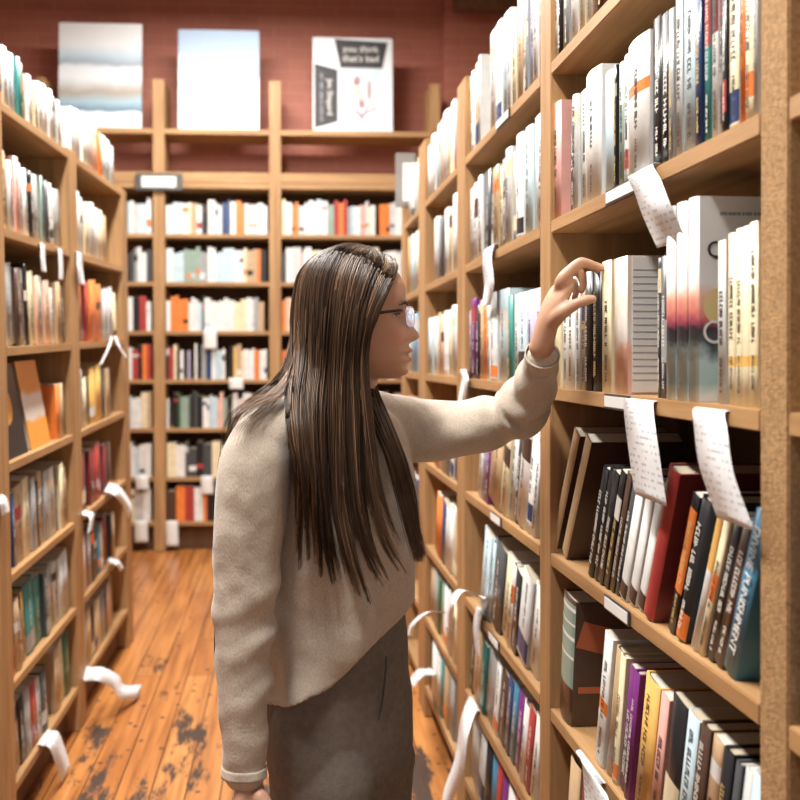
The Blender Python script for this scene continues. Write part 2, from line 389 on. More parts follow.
def book(M, side, x, u, w, t, h, d, lean, code, label, group, hard=None, band=None, letter=0, ink=None, mat=None, name='book', cat='book', pg=None):
    s = 1 if side == 'R' else -1
    hard = rb.random() < .35 if hard is None else hard
    bm = bmesh.new(); book_mesh(bm, t, h, d, s, hard, band)
    base = mat or CM[code]
    bandm = CM[rb.choice([c for c in 'wkcdoryhg' if c != code])] if band and not isinstance(band, tuple) else None
    mats = [base]
    if band: mats.append(CM[band[2]] if len(band) > 2 else CM[rb.choice([c for c in 'wkcdorhgn' if c != code])])
    o = finish(name, bm, mats)
    o.matrix_world = M @ Matrix.Translation((x, u, w)) @ (Matrix.Identity(4) if s > 0 else Matrix.Rotation(math.pi, 4, 'Z')) @ Matrix.Rotation(rad(lean) * s, 4, 'X')
    tag(o, label, cat, group)
    p = finish('page_block', pages_mesh(t, h, d, s, hard), pg or (PALE_PAGES if rb.random() < .4 else PAGES), o)
    if letter and t > .008:
        bm = bmesh.new(); lh = min(t * .40, .010); yc = t / 2
        spans = [(.34, .90), (.06, .28)] if letter == 1 else [(.10, .93)]
        for k, (a, b_) in enumerate(spans):
            L = lh if k == 0 else lh * .7
            y0, y1 = sorted((s * (yc - L / 2), s * (yc + L / 2)))
            b2 = b_ if k else a + (b_ - a) * rb.uniform(.6, 1)
            bulge = min(t * .18, .005) if hard else min(t * .06, .0015)
            glyph_run(bm, a * h, b2 * h, y0, y1, -bulge - .0004, rb)
        dark = code in 'kdnqumrtbfg'
        if len(bm.faces): finish('spine_lettering', bm, ink or ((INK_L if rb.random() < .75 else INK_G) if dark else INK_D), o)
        else: bm.free()
    return o
def describe(code, t, h, band):
    nm = COL[code][0]
    th = 'thin ' if t < .014 else ('thick ' if t > .034 else '')
    ht = 'tall ' if h > .232 else ('short ' if h < .185 else '')
    return (th + ht + nm).strip()
def rowR(bay, row, spec, lean=0, phrase='', px=True, letter=1, u_off=0):
    """spec: list of (x0, x1, h_cm, code[, extra dict]) in order from far (left) to near (right)"""
    n = 0
    for it in spec:
        x0, x1, h, code = it[:4]; ex = dict(it[4]) if len(it) > 4 else {}
        u1, u0 = uR(x0, .525), uR(x1, .525)
        L = ex.pop('lean', lean); t = (u1 - u0) * math.cos(rad(L)) * .97
        nm = ex.pop('look', None); d = ex.pop('d', min(.165, .14 + rb.random() * .03)); xo = ex.pop('xo', rb.uniform(0, .006))
        band = ex.pop('band', None)
        if band is None and rb.random() < .3 and 'mat' not in ex: a = rb.choice([.04, .12, .6, .75]); band = (a, a + rb.uniform(.08, .2))
        look = nm or describe(code, t, h / 100, band)
        lab = f"{look} book, {ORD[n]} from left, {phrase}"
        ex.setdefault('letter', letter if rb.random() < .85 else 0)
        book(MR, 'R', .521 + xo, u0, RS[row] + .0005, t, h / 100, d, L, code, lab, f'books on the {phrase}', band=band, **ex)
        n += 1
def rowfill(side, row_w, u0, u1, spec, lean, phrase, letter=0):
    """spec string of tokens like w2.5 (colour code + thickness in cm), '_3' leaves a gap; listed left to right in the photo (far..near on right side, near..far on left)"""
    toks = spec.split(); n = 0
    M = MR if side == 'R' else ML
    u0 = u0 + .20 * math.sin(rad(lean))
    tot = sum(float(k[1:].split('/')[0]) for k in toks) / 100
    space = (u1 - u0) * .985
    sca = space / (tot / math.cos(rad(lean)))
    sca = min(sca, 1.7)
    pos = u1 if side == 'R' else u0
    for tk in toks:
        c = tk[0]; rest = tk[1:].split('/'); t = float(rest[0]) / 100 * sca; step = t / math.cos(rad(lean))
        if c == '_':
            pos += -step if side == 'R' else step; continue
        h = float(rest[1]) / 100 if len(rest) > 1 else rb.uniform(.188, .232)
        u = pos - step if side == 'R' else pos
        band = None
        if rb.random() < .35: a = rb.choice([.04, .12, .55, .7]); band = (a, a + rb.uniform(.1, .25))
        look = describe(c, t, h, band)
        lab = f"{look} book, {ORD[n]} from left, {phrase}"
        x = (.521 + rb.uniform(0, .008)) if side == 'R' else (XLC - .014 - rb.uniform(0, .012))
        book(M, side, x, u, row_w + .0005, t * .97, h, rb.uniform(.135, .165), lean, c, lab, f'books on the {phrase}', band=band, letter=letter)
        pos += -step if side == 'R' else step; n += 1

Q_ART = art_mat('watercolour_cover', [(0, (.76, .83, .83)), (.09, (.38, .58, .58)), (.20, (.50, .66, .68)), (.26, (.09, .11, .12)), (.345, (.06, .05, .06)), (.38, (.50, .10, .16)), (.44, (.80, .26, .22)), (.50, (.86, .50, .36)), (.58, (.84, .82, .80)), (1, (.84, .84, .82))], noise=.30, scale=20)
LINE_COVER = simple('printed_white_cover', (.80, .79, .76), .5)
nb = 'near right bay'
rowR(1, 'A1', [(553, 560, 21, 'w'), (560, 565, 20, 'k'), (565, 571, 22, 'g'), (571, 579, 21, 'w'), (579, 585, 22, 'c'), (585, 592, 23, 'w'), (592, 598, 21, 'a'), (598, 606, 22, 'd')], phrase='topmost shelf, ' + nb)
rowR(1, 'A', [(554, 561, 22.5, 'i', {'look': 'pink', 'd': .16, 'hard': True}), (570, 575, 20, 'q'), (575, 580, 20.5, 'h'), (580, 587, 20.5, 'w'), (587, 603, 22, 'w', {'look': 'thick white', 'hard': True}),
    (605, 614, 19.8, 'p'), (614, 617, 19.8, 'k'), (619, 624, 19.5, 's'), (624, 629, 20, 'h'), (629, 651, 20.6, 'w', {'look': 'very thick white', 'hard': True}), (652, 661, 21.5, 'k'),
    (661, 670, 21, 'k', {'look': 'black boldly white-lettered', 'letter': 2, 'band': ()}), (671, 676, 20.5, 'g'), (676, 683, 21.5, 'h'), (684, 696, 22.8, 'p', {'look': 'thick pale blue'}), (697, 703, 22.5, 'n', {'band': ()}),
    (704, 710, 22, 't', {'look': 'teal red-topped', 'band': (.55, .98, 'r')}), (711, 717, 22, 'w', {'look': 'white red-topped', 'band': (.6, .98, 'm')}), (718, 724, 22, 'h', {'look': 'grey red-topped', 'band': (.6, .98, 'r')}), (724, 728, 22, 'k'), (729, 739, 23, 'c', {'look': 'thick cream'}), (740, 745, 22.5, 'o'), (746, 755, 23, 'c', {'look': 'cream cloth-bound'}), (755, 759, 22.5, 'h')],
    phrase='second shelf down, ' + nb)
rowR(1, 'B', [(555, 562, 19.5, 'c'), (562, 568, 19, 'w'), (568, 577, 20.2, 'w', {'letter': 1}), (578, 582, 19, 'h'), (582, 587, 20, 'a'), (587, 594, 20.3, 'k', {'band': ()}), (594, 602, 20.3, 'k', {'look': 'black white-titled', 'letter': 2, 'band': ()}),
    (603, 612.5, 21.3, 'c', {'look': 'cream fingertip-touched', 'hard': False, 'band': ()}), (614.5, 628, 21.2, 'e', {'look': 'thick peach picture-spined', 'mat': art_mat('peach_art', [(0, (.80, .52, .42)), (.3, (.82, .45, .32)), (.45, (.82, .78, .72)), (.7, (.80, .62, .52)), (1, (.82, .72, .62))], noise=.5, scale=40), 'd': .15, 'letter': 0, 'name': 'book'}),
    (657, 661, 19.5, 'q'), (661, 667, 19.6, 'q', {'band': (.25, .55, 'g')})], phrase='hand-level shelf, ' + nb)
# printed lines on the near cover of the peach book (it stands open to view)
pe = [o for o in C.objects if o.name.startswith('book') and 'thick peach' in o.get('label', '')][0]
bm = bmesh.new()
bx(bm, (.078, -.0006, .106), (.142, .0008, .206))
cv = finish('cover_sheet', bm, LINE_COVER, pe)
bm = bmesh.new()
for k in range(17):
    z = .19 - k * .0105; wd = rb.uniform(.09, .125)
    bx(bm, (.008 + wd / 2, -.0012, z), (wd, .0003, .0016))
finish('cover_text', bm, INK_F, pe)
q_looks = ['leftmost tall watercolour-patterned', 'middle tall watercolour-patterned', 'tall watercolour-covered Q-lettered']
qpos = [(668, 677), (678, 689), (690, 701)]
for i, (a, b_) in enumerate(qpos):
    u1, u0 = uR(a, .522), uR(b_, .522); t = (u1 - u0) * .97
    o = book(MR, 'R', .520, u0, RS['B'] + .0005, t, .258, .172, 0, 'w', f"{q_looks[i]} book, hand-level shelf, near right bay", 'tall watercolour books', hard=True, mat=Q_ART, pg=PALE_PAGES)
    if i == 2:
        text_obj('cover_lettering', 'Q', .030, INK_D, o, Matrix.Translation((.021, -.0006, .190)) @ Matrix.Rotation(rad(90), 4, 'X'))
        bm = bmesh.new(); bmesh.ops.create_circle(bm, cap_ends=True, segments=32, radius=.019, matrix=Matrix.Translation((.024, -.0006, .120)) @ Matrix.Rotation(rad(90), 4, 'X') @ Matrix.Scale(1.2, 4, (0, 1, 0)))
        finish('sun_motif', bm, simple('motif_yellow', (.80, .62, .30), .4), o)
        bm = bmesh.new()
        pts = [Vector((.019 + .013 * math.cos(a), -.0012, .088 + .013 * math.sin(a))) for a in [rad(70 + k * 16) for k in range(15)]]
        for p0, p1 in zip(pts, pts[1:]):
            nrm = (p1 - p0).cross(Vector((0, 1, 0))).normalized() * .0018
            bm.faces.new([bm.verts.new(v) for v in (p0 - nrm, p0 + nrm, p1 + nrm, p1 - nrm)])
        finish('swirl_motif', bm, INK_L, o)
        bm = bmesh.new(); rr = random.Random(3)
        x = .028
        while x < .15:
            wd = rr.uniform(.003, .006); bx(bm, (x, -.0008, .236), (wd, .0003, .004)); x += wd + .0012
        finish('cover_text', bm, INK_F, o)
rowR(1, 'B', [(718, 726, 19.6, 'h', {'look': 'pale grey', 'band': ()}), (727, 734.5, 20.2, 'c', {'look': 'cream first of the matching four', 'band': (.22, .28, 'y')}), (735, 742, 20.5, 'c', {'look': 'cream second of the matching four', 'band': (.22, .28, 'y')}), (742.5, 750, 20.5, 'c', {'look': 'cream third of the matching four', 'band': (.22, .28, 'y')}), (750.5, 759, 20.7, 'c', {'look': 'cream last of the matching four', 'band': (.22, .28, 'y')})],
     phrase='right of tall watercolour books')
rowR(1, 'C', [(550, 556, 27, 'd', {'look': 'slim tall fawn-spined', 'lean': 30, 'hard': False, 'band': (.004, .996, 'a'), 'letter': 0}), (561, 567, 26.5, 'd', {'look': 'slim tall caramel-spined', 'lean': 30, 'band': (.004, .996, 'a'), 'letter': 0})], phrase='below hand-level shelf, ' + nb)
rowR(1, 'C', [(588, 593, 20.5, 'k', {'look': 'black block-lettered', 'letter': 2, 'band': ()}), (593.5, 598.5, 20.5, 'k', {'look': 'black block-lettered', 'letter': 2, 'band': ()}), (599, 604, 20.5, 'k', {'look': 'black block-lettered', 'letter': 2, 'band': ()}), (604.5, 609.5, 21, 'k', {'letter': 2}), (610, 614.5, 21, 'd', {'letter': 2}), (615, 619.5, 20.5, 'q', {'letter': 2}),
    (620, 627, 20, 'w', {'look': 'white brown-footed', 'band': (0.01, .14, 'd'), 'letter': 0}), (628, 635, 20, 'w', {'look': 'white brown-footed', 'band': (0.01, .14, 'd'), 'letter': 0}), (636, 643, 20, 'w', {'look': 'white brown-footed', 'band': (0.01, .14, 'd'), 'letter': 0}),
    (645, 656, 23.5, 'm', {'look': 'tall dark red', 'band': (.004, .996, 'r'), 'hard': True, 'letter': 0}), (667, 674, 21, 'k', {'look': 'black orange-spined', 'letter': 1, 'band': (.3, .9, 'o')}), (676, 686, 20.8, 'k', {'look': 'black orange-footed', 'band': (.01, .2, 'o'), 'letter': 1}),
    (692, 698, 19.5, 'w', {'look': 'white yellow-topped', 'band': (.6, .98, 'y')}), (698, 704, 19.5, 'c', {'look': 'yellowish cream', 'band': (.4, .6, 'o')}), (705, 713, 19.5, 'k', {'look': 'black numbered', 'letter': 1}), (713.5, 723, 19.5, 'd', {'look': 'dark brown white-lettered', 'letter': 1})],
    lean=21, phrase='block-lettered row under the paper strips')
u1, u0 = uR(724.5, .525), uR(738, .525)
bb = book(MR, 'R', .522, u0, RS['C'] + .0005, (u1 - u0) * .9, .212, .15, 20, 'b', 'blue book lettered in capitals leaning beside the rough near upright', 'books on the block-lettered row under the paper strips', hard=False, band=None)
text_obj('spine_lettering', 'DIVINE PUNISHMENT', .0175, INK_L, bb, Matrix.Translation((-.0030, (u1 - u0) * .45, .112)) @ Matrix(((0, 0, -1, 0), (0, -1, 0, 0), (-1, 0, 0, 0), (0, 0, 0, 1))))
rowR(1, 'D', [(560, 572, 23.5, 'd', {'look': 'thick brown and green banded', 'band': (.3, .97, 's'), 'letter': 0, 'hard': True, 'lean': 7, 'd': .16}),
    (597, 605, 23, 'w', {'look': 'tall white orange-marked', 'band': (.4, .5, 'o')}), (606, 612, 22, 'a'), (613, 618, 21.5, 'c', {'look': 'slim cream', 'lean': 10}), (619, 624.5, 21, 'u', {'look': 'purple left of the pair', 'letter': 2, 'band': ()}), (625, 630, 21, 'u', {'look': 'purple right of the pair', 'letter': 2, 'band': ()}),
    (634, 648, 21.5, 'y', {'look': 'thick yellow', 'band': ()}), (649, 657, 21, 'i', {'look': 'dusty pink', 'letter': 1}), (659, 673, 22, 'k', {'look': 'thick black cream-footed', 'band': (.01, .45, 'c'), 'letter': 0}),
    (676, 687, 22, 'p', {'look': 'pale blue ornate-lettered', 'letter': 2}), (688, 697, 22, 'd', {'letter': 2}), (698, 708, 21.5, 'a', {'letter': 2}), (710, 719, 21.5, 'k', {'letter': 2}), (720, 726, 21, 'q', {'letter': 2}), (727, 735, 21, 'h', {'letter': 2}), (736, 750, 21.5, 'p', {'look': 'thick pale blue', 'letter': 1})],
    lean=12, phrase='lowest visible shelf, ' + nb)
# brown cover art of the banded book
bk = [o for o in C.objects if 'brown and green banded' in o.get('label', '')][0]
bm = bmesh.new(); bx(bm, (.082, -.0006, .1175), (.15, .0008, .232), mi=0); bx(bm, (.05, -.0012, .165), (.085, .0006, .05), mi=1, rot=Matrix.Rotation(rad(15), 3, 'Y')); bx(bm, (.08, -.0012, .07), (.14, .0006, .012), mi=1)
tbk = (uR(560, .525) - uR(572, .525)) * math.cos(rad(7)) * .97
for zz, hh in ((.214, .007), (.188, .004), (.160, .007), (.125, .005)):
    b3_ = bmesh.new(); bl = min(tbk * .18, .005); pr = [(-bl * math.sin(math.pi * q / 5) - .0005, q / 5 * tbk) for q in range(6)]
    for (x0_, y0_), (x1_, y1_) in zip(pr, pr[1:]):
        b3_.faces.new([b3_.verts.new(v) for v in ((x0_, y0_, zz), (x1_, y1_, zz), (x1_, y1_, zz + hh), (x0_, y0_, zz + hh))])
    bmesh.ops.remove_doubles(b3_, verts=b3_.verts, dist=1e-6)
    finish('spine_stripe', b3_, CM['w'], bk)
finish('cover_sheet', bm, [CM['d'], simple('cover_rust', (.50, .13, .05), .5)], bk)
rowR(1, 'E', [(566, 576, 21, 'a'), (577, 590, 20, 'm'), (592, 606, 19, 'c')], lean=10, phrase='bottom of picture, ' + nb)
# bay 0, a sliver beyond the rough upright
rowfill('R', RS['C'], RP[1][0] - .22, RP[1][0] - .006, 'n3 h3 u3 w3 k3 l3 k2', 4, 'third shelf right of rough upright', letter=1)
# bay 2
b2 = 'middle right bay'
U2 = (2.47 - .79 + .08, 2.465)
ub = RP[2][1] + .004, RP[3][0] - .004
rowfill('R', RS['A1'], *ub, 'c3/22 w3/22 a3/23 h2/24 _8 w5/25 w4/25 p4/25 w3/24 c3/22 a4/25 q2/24 g2/22 l3/24 w3/25 i2/24', 0, 'top shelf, ' + b2, 1)
rowfill('R', RS['A'], *ub, 'h4/21 w4/21 w3/22 q5/22 k2/21 a4/21 c2/20 g3/21 h4/22 g2/20 w4/23 p4/23 w5/24', 0, 'second shelf, ' + b2, 1)
rowfill('R', RS['B'], *ub, 'l1.5/19 u5/22 k2/20 a3/21 o4/21 w2/20 h5/22 p7/22 t3/20 w3/20 p5/20 l4/20 l4/20', 0, 'third shelf, ' + b2, 1)
rowfill('R', RS['C'], *ub, '_6 w3/20 l3/21 u3/21 a8/21 c4/22 h3/21 k2/21 w5/22 w3/22 h2/20', 15, 'fourth shelf, ' + b2, 1)
rowfill('R', RS['D'], *ub, '_8 p5/23 p2/22 q6/22 c4/21 w2/21 k3/20 h5/21 w4/20', 17, 'fifth shelf, ' + b2, 1)
rowfill('R', RS['E'], *ub, 'k3/18 a6/21 t3/20 g6/20 w3/20 d4/19 n3/20 b3/20 u3/20 w3/19 r3/20 w3/20', 16, 'sixth shelf, ' + b2, 1)
rowfill('R', RS['F'], *ub, 'h6/21 w4/21 k4/20 b3/20 r3/21 u3/20 w4/20 o4/20 l4/21 w4/20', 14, 'lowest shelf, ' + b2, 0)
# bay 3
b3 = 'third right bay'
ub = RP[3][1] + .004, RP[4][0] - .004
rowfill('R', RS['A1'], *ub, 'w5/19 w5/21 h3/21 p3/22 e4/22 w5/23 c3/22 w4/23 i2/22 w4/22', 0, 'top shelf, ' + b3)
rowfill('R', RS['A'], *ub, '_8 h5/22 g4/21 q3/20 w5/22 c4/21 w6/24 g3/20', 0, 'second shelf, ' + b3)
rowfill('R', RS['B'], *ub, 'p6/20 w5/20 a3/21 e4/20 w4/21 c3/21 w5/22 h3/20', 0, 'third shelf, ' + b3)
rowfill('R', RS['C'], *ub, '_8 o5/21 w4/21 h5/21 g4/20 w4/20 q3/19', 15, 'fourth shelf, ' + b3)
rowfill('R', RS['D'], *ub, '_8 o5/21 o3/21 n4/21 h4/20 w5/21 a4/20', 15, 'fifth shelf, ' + b3)
rowfill('R', RS['E'], *ub, 'a4/20 g5/20 f3/20 s4/20 w4/20 h5/20 c4/19', 15, 'sixth shelf, ' + b3)
rowfill('R', RS['F'], *ub, 'd4/20 w5/20 h5/19 t3/20 a5/20 g5/20', 12, 'lowest shelf, ' + b3)
# bay 4
b4 = 'farthest right bay'
ub = RP[4][1] + .004, RP[5][0] - .004
rowfill('R', RS['A1'], *ub, 'w5/21 h5/22 w4/20 c4/22', 0, 'top shelf, ' + b4)
rowfill('R', RS['A'], *ub, 'a5/24 p5/24 s4/24 w4/23 c5/23', 0, 'second shelf, ' + b4)
rowfill('R', RS['B'], *ub, 'w5/21 v9/24 v6/23 w5/21', 0, 'third shelf, ' + b4)
rowfill('R', RS['C'], *ub, 'o5/21 w4/20 r4/21 h6/20', 8, 'fourth shelf, ' + b4)
rowfill('R', RS['D'], *ub, 'o6/21 w4/20 n5/20', 8, 'fifth shelf, ' + b4)

# left case ----------------------------------------------------------
ln, lf = 'near left bay', 'far left bay'
un = LP[0][1] + .004, LP[1][0] - .004; uf = LP[1][1] + .004, LP[2][0] - .004
LR = ['top', 'second', 'third', 'fourth', 'fifth', 'sixth', 'lowest']
near = ['d3/15.6 w5/16.6 p5/16.6 p3/17.5 t3/17.5 s2/16.6 _5 w4/15.6 c3/14.7 w6/15.6 w6/16.6 w5/16.6 w4/15.6 h4/15.6',
        'c3/22 a3/22 h3/20 i3/22 h2/21 w3/20 k3/20 g4/20 _2 s2/21 q3/20 h3/20 g6/19',
        'h3/22 g5/23 d4/22 h3/22 k2/24 c4/22 e3/21 h4/21 e5/20 w3/18 a4/20 d3/19',
        None,
        'q3/22 n2/21 a5/22 c4/23 g3/22 k2/20 a3/23 g3/22 h4/22 q3/21 c3/22 a3/20',
        'o3/20 a4/21 d3/20 y2/21 t7/22 t6/21 q3/21 g3/21 s3/22 h4/21 h9/21',
        'a5/20 k3/20 g4/20 r4/20 h3/19 q4/20 _6 a4/21 c5/21 f5/22']
far = ['w4/18 h4/19 w4/18 h3/19 i4/19 e5/19 o3/18 w4/18 p5/18 h4/17',
       'w5/22 h4/21 c4/20 h5/21 w4/20 c5/20 a4/19',
       'k4/23 o2/22 d2/22 r3/22 o7/23 o5/22 g3/21 h5/21 h5/22 c4/20',
       'h5/21 c3/18 d4/18 y5/21 y6/22 q3/20 a4/20 d4/19',
       'm5/21 d4/22 m4/21 r6/22 i3/21 m4/20 d4/20',
       'h4/20 m3/20 g3/20 q3/21 q3/21 b3/20 a3/19 m5/21 k3/20 a3/19',
       'h4/20 a4/21 k3/20 a3/20 c4/19 g4/20 n3/20 e3/20 a3/21']
leans = [7, 6, 7, 8, 6, 8, 8]
for i, w in enumerate(LS):
    if near[i]: rowfill('L', w, *un, near[i], leans[i], f'{LR[i]} shelf, {ln}', 1)
    rowfill('L', w, *uf, far[i], leans[i] * .8, f'{LR[i]} shelf, {lf}', 0)
# face-out books on the fourth shelf
ARTO = art_mat('orange_photo_cover', [(0, (.85, .33, .06)), (.30, (.85, .36, .06)), (.36, (.80, .74, .66)), (.60, (.82, .80, .78)), (.66, (.86, .38, .07)), (1, (.84, .36, .08))], noise=.15, scale=30)
def face_out(u0, wd, h, mat, label, lean=10, circle=False, yaw=0):
    # front cover faces the aisle (+x local)
    bm = bmesh.new(); book_mesh(bm, .022, h, wd, 1, True)
    o = finish('book', bm, [mat])
    o.matrix_world = ML @ Matrix.Translation((XLC - .02, u0 + wd * math.cos(rad(yaw)), LS[3] + .0005)) @ Matrix.Rotation(rad(-lean), 4, 'Y') @ Matrix.Rotation(rad(-90 + yaw), 4, 'Z') @ Matrix.Translation((0, -.022, 0)) @ Matrix.Translation((0, 0, 0))
    tag(o, label, 'book', 'face-out books on the fourth shelf, near left bay')
    finish('page_block', pages_mesh(.022, h, wd, 1, True), PAGES, o)
    if circle:
        bm = bmesh.new(); bmesh.ops.create_circle(bm, cap_ends=True, segments=32, radius=.055, matrix=Matrix.Translation((wd * .55, .0226, h * .56)) @ Matrix.Rotation(rad(90), 4, 'X'))
        finish('round_motif', bm, simple('motif_amber', (.85, .42, .10), .5), o)
    return o
face_out(LP[0][1] + .012, .215, .265, CM['k'], 'black face-out book with round amber motif, fourth shelf, near left bay', circle=True)
face_out(LP[0][1] + .262, .195, .27, ARTO, 'orange and white picture book facing out, fourth shelf, near left bay')
rowfill('L', LS[3], LP[1][0] - .15, LP[1][0] - .005, 'o3/18 a3/18 d3/17', 5, 'right of orange picture book', 0)

# back case: rows of small books, one mass
rs = random.Random(5)
bm = bmesh.new()
codes = list(COL.keys()); mats_b = [CM[c] for c in codes] + [PAGES]
pal_def = 'wwwwwhhpcceaogkqnts'
bay_pal = {(1, 2): 'wppwcawkwhwnnwoowhwww', (2, 2): 'cwoohwwwpwsrorgpwiw', (0, 2): 'wpwhpwc', (1, 3): 'wppssssggwwppppwwcaaokw', (2, 3): 'qwhiwwcwwwww', (0, 3): 'wqgwwqh',
           (1, 4): 'woooowwwpkwwwwwwwccwwgaw', (2, 4): 'oeooakww', (0, 4): 'wwwkrwh', (1, 5): 'drckwlwgnwppwkyacwwwoowwdokqk', (2, 5): 'okqw', (0, 5): 'iwrkorawn',
           (1, 6): 'wkfssqkqkwwppieskwwwwdkaww', (0, 6): 'wpwwcaac', (1, 7): 'cwqqkqcclllwn', (0, 7): 'wwwwpww', (1, 8): 'dorwokkwqqkkw', (0, 8): 'wwchhw', (2, 6): 'wkqa', (2, 7): 'wqak', (2, 8): 'dkwo'}
for k in range(3):
    for i in range(2, 9):
        x = BP[k][1] + .006; z = BW[i]; xe = BP[k + 1][0] - .008
        if k == 0: x = xB(120)
        pal = bay_pal.get((k, i), pal_def); j = 0
        lean_until = x
        est = (xe - x) / max(6, len(pal)); blk = est if k == 1 else .035
        while x < xe:
            t = min(max(.014, rs.gauss(1, .35) * (blk if k == 1 else .030)), .06)
            if x + t > xe: break
            c = pal[j % len(pal)]; j += 1
            if k == 1 and rs.random() < .0: x += .03
            h = min(rs.uniform(.185, .235), .27)
            d = rs.uniform(.13, .17); y0 = YBC + .012 + rs.uniform(0, .012)
            mi = codes.index(c)
            bx(bm, (x + t / 2, y0 + d / 2, z + h / 2), (t - .001, d, h), mi)
            bx(bm, (x + t / 2, y0 + d / 2 + .002, z + h / 2 + .0008), (t * .72, d - .004, h), len(codes))
            if rs.random() < .22:
                bz = rs.choice([.2, .3, .7, .8]); bx(bm, (x + t / 2, y0 - .0002, z + h * bz), (t - .003, .0012, h * rs.uniform(.06, .2)), codes.index(rs.choice('kwdonrh')))
            x += t
            if rs.random() < .03: x += .03
massb = finish('shelved_books', bm, mats_b)
tag(massb, 'rows of small upright books in many colours filling the back bookcase', 'books', kind='stuff')

# ------------------------------------------------------------------ posters on top of the back case
POST1 = art_mat('landscape_print', [(0, (.84, .85, .85)), (.15, (.84, .86, .86)), (.165, (.14, .24, .32)), (.25, (.36, .50, .58)), (.34, (.40, .34, .28)), (.42, (.60, .62, .62)), (.48, (.78, .80, .82)), (.58, (.74, .77, .80)), (.62, (.34, .40, .46)), (.70, (.55, .66, .74)), (.80, (.83, .85, .86)), (1, (.85, .86, .86))], noise=.10, scale=6, rough=.6)
def cloud_mat():
    m, nt, b = new_mat('cloud_print'); tc = nt.nodes.new('ShaderNodeTexCoord')
    n = nt.nodes.new('ShaderNodeTexNoise'); n.inputs['Scale'].default_value = 2.6; n.inputs['Detail'].default_value = 4; nt.links.new(tc.outputs['Object'], n.inputs['Vector'])
    sp = nt.nodes.new('ShaderNodeSeparateXYZ'); nt.links.new(tc.outputs['Generated'], sp.inputs[0])
    mu = nt.nodes.new('ShaderNodeMath'); mu.operation = 'MULTIPLY_ADD'; mu.inputs[1].default_value = 1.0; nt.links.new(sp.outputs[2], mu.inputs[0])
    m3 = nt.nodes.new('ShaderNodeMath'); m3.operation = 'MULTIPLY'; m3.inputs[1].default_value = .45; nt.links.new(n.outputs['Fac'], m3.inputs[0]); nt.links.new(m3.outputs[0], mu.inputs[2])
    m4 = nt.nodes.new('ShaderNodeMath'); m4.operation = 'MULTIPLY_ADD'; m4.inputs[1].default_value = .22; nt.links.new(sp.outputs[0], m4.inputs[0]); nt.links.new(mu.outputs[0], m4.inputs[2])
    r = nt.nodes.new('ShaderNodeValToRGB'); r.color_ramp.elements[0].position = .93; r.color_ramp.elements[0].color = (.82, .86, .88, 1); r.color_ramp.elements[1].position = 1.0; r.color_ramp.elements[1].color = (.40, .52, .68, 1)
    nt.links.new(m4.outputs[0], r.inputs['Fac']); nt.links.new(r.outputs['Color'], b.inputs['Base Color']); b.inputs['Roughness'].default_value = .6
    return m
def poster(pxa, pya, pxb, pyb, mat, label, name='poster'):
    a, b_ = P(pxa, pyb, YBC + .02), P(pxb, pya, YBC + .02)
    wd, h = b_.x - a.x, b_.z - BW[0]
    root = box_obj(name, (0, 0, 0), (wd, .02, h), mat, bev=.002)
    root.data.transform(Matrix.Translation((0, 0, h / 2)))
    root.matrix_world = Matrix.Translation(((a.x + b_.x) / 2, YBC + .03, BW[0] + .001)) @ Matrix.Rotation(rad(-3), 4, 'X')
    tag(root, label, 'poster', 'large boards on top of back bookcase'); return root, wd, h
poster(58, 22, 141, 130, POST1, 'white board with hazy lake landscape, leftmost on top of back bookcase')
poster(178, 29, 259, 133, cloud_mat(), 'white board with cloud and pale blue sky, middle on back bookcase top')
po, pw, ph = poster(313, 37, 393, 136, simple('poster_white', (.80, .84, .86), .6), 'board with slanted black title panels and a small figure, rightmost on bookcase top')
BLK = simple('poster_black', (.045, .04, .045), .6); PBL = simple('poster_pale_blue', (.62, .76, .84), .6)
def poly(parent, name, pts, mat, y=-.0112):
    bm = bmesh.new(); vs = [((x - .5) * pw, y, z * ph) for x, z in pts]
    f = bm.faces.new([bm.verts.new(v) for v in vs]); r = bmesh.ops.extrude_face_region(bm, geom=[f])
    bmesh.ops.translate(bm, verts=[v for v in r['geom'] if isinstance(v, bmesh.types.BMVert)], vec=(0, .0006, 0))
    return finish(name, bm, mat, parent)
poly(po, 'picture_field', [(.33, .10), (.86, .10), (.86, .665), (.33, .665)], PBL)
poly(po, 'title_panel', [(.27, .985), (.94, .955), (.87, .675), (.345, .675)], BLK, -.0118)
poly(po, 'author_panel', [(.02, .03), (.31, .10), (.31, .655), (.02, .72)], BLK, -.0118)
TM = Matrix.Rotation(rad(90), 4, 'X')
text_obj('title_lettering', 'you think', .062, INK_L, po, Matrix.Translation((.10 * pw, -.0126, .878 * ph)) @ TM)
text_obj('title_lettering', 'that\'s bad', .062, INK_L, po, Matrix.Translation((.10 * pw, -.0126, .775 * ph)) @ TM)
text_obj('author_lettering', 'Jim Shepard', .05, INK_L, po, Matrix.Translation((-.29 * pw, -.0126, .36 * ph)) @ TM @ Matrix.Rotation(rad(-90), 4, 'Z'))
bm = bmesh.new(); rr = random.Random(4)
glyph_run(bm, .08 * ph, .62 * ph, -.41 * pw, -.375 * pw, 0, rr)
for v in bm.verts: v.co = Vector((v.co.y, -.0126, v.co.z))
finish('small_lettering', bm, INK_F, po)
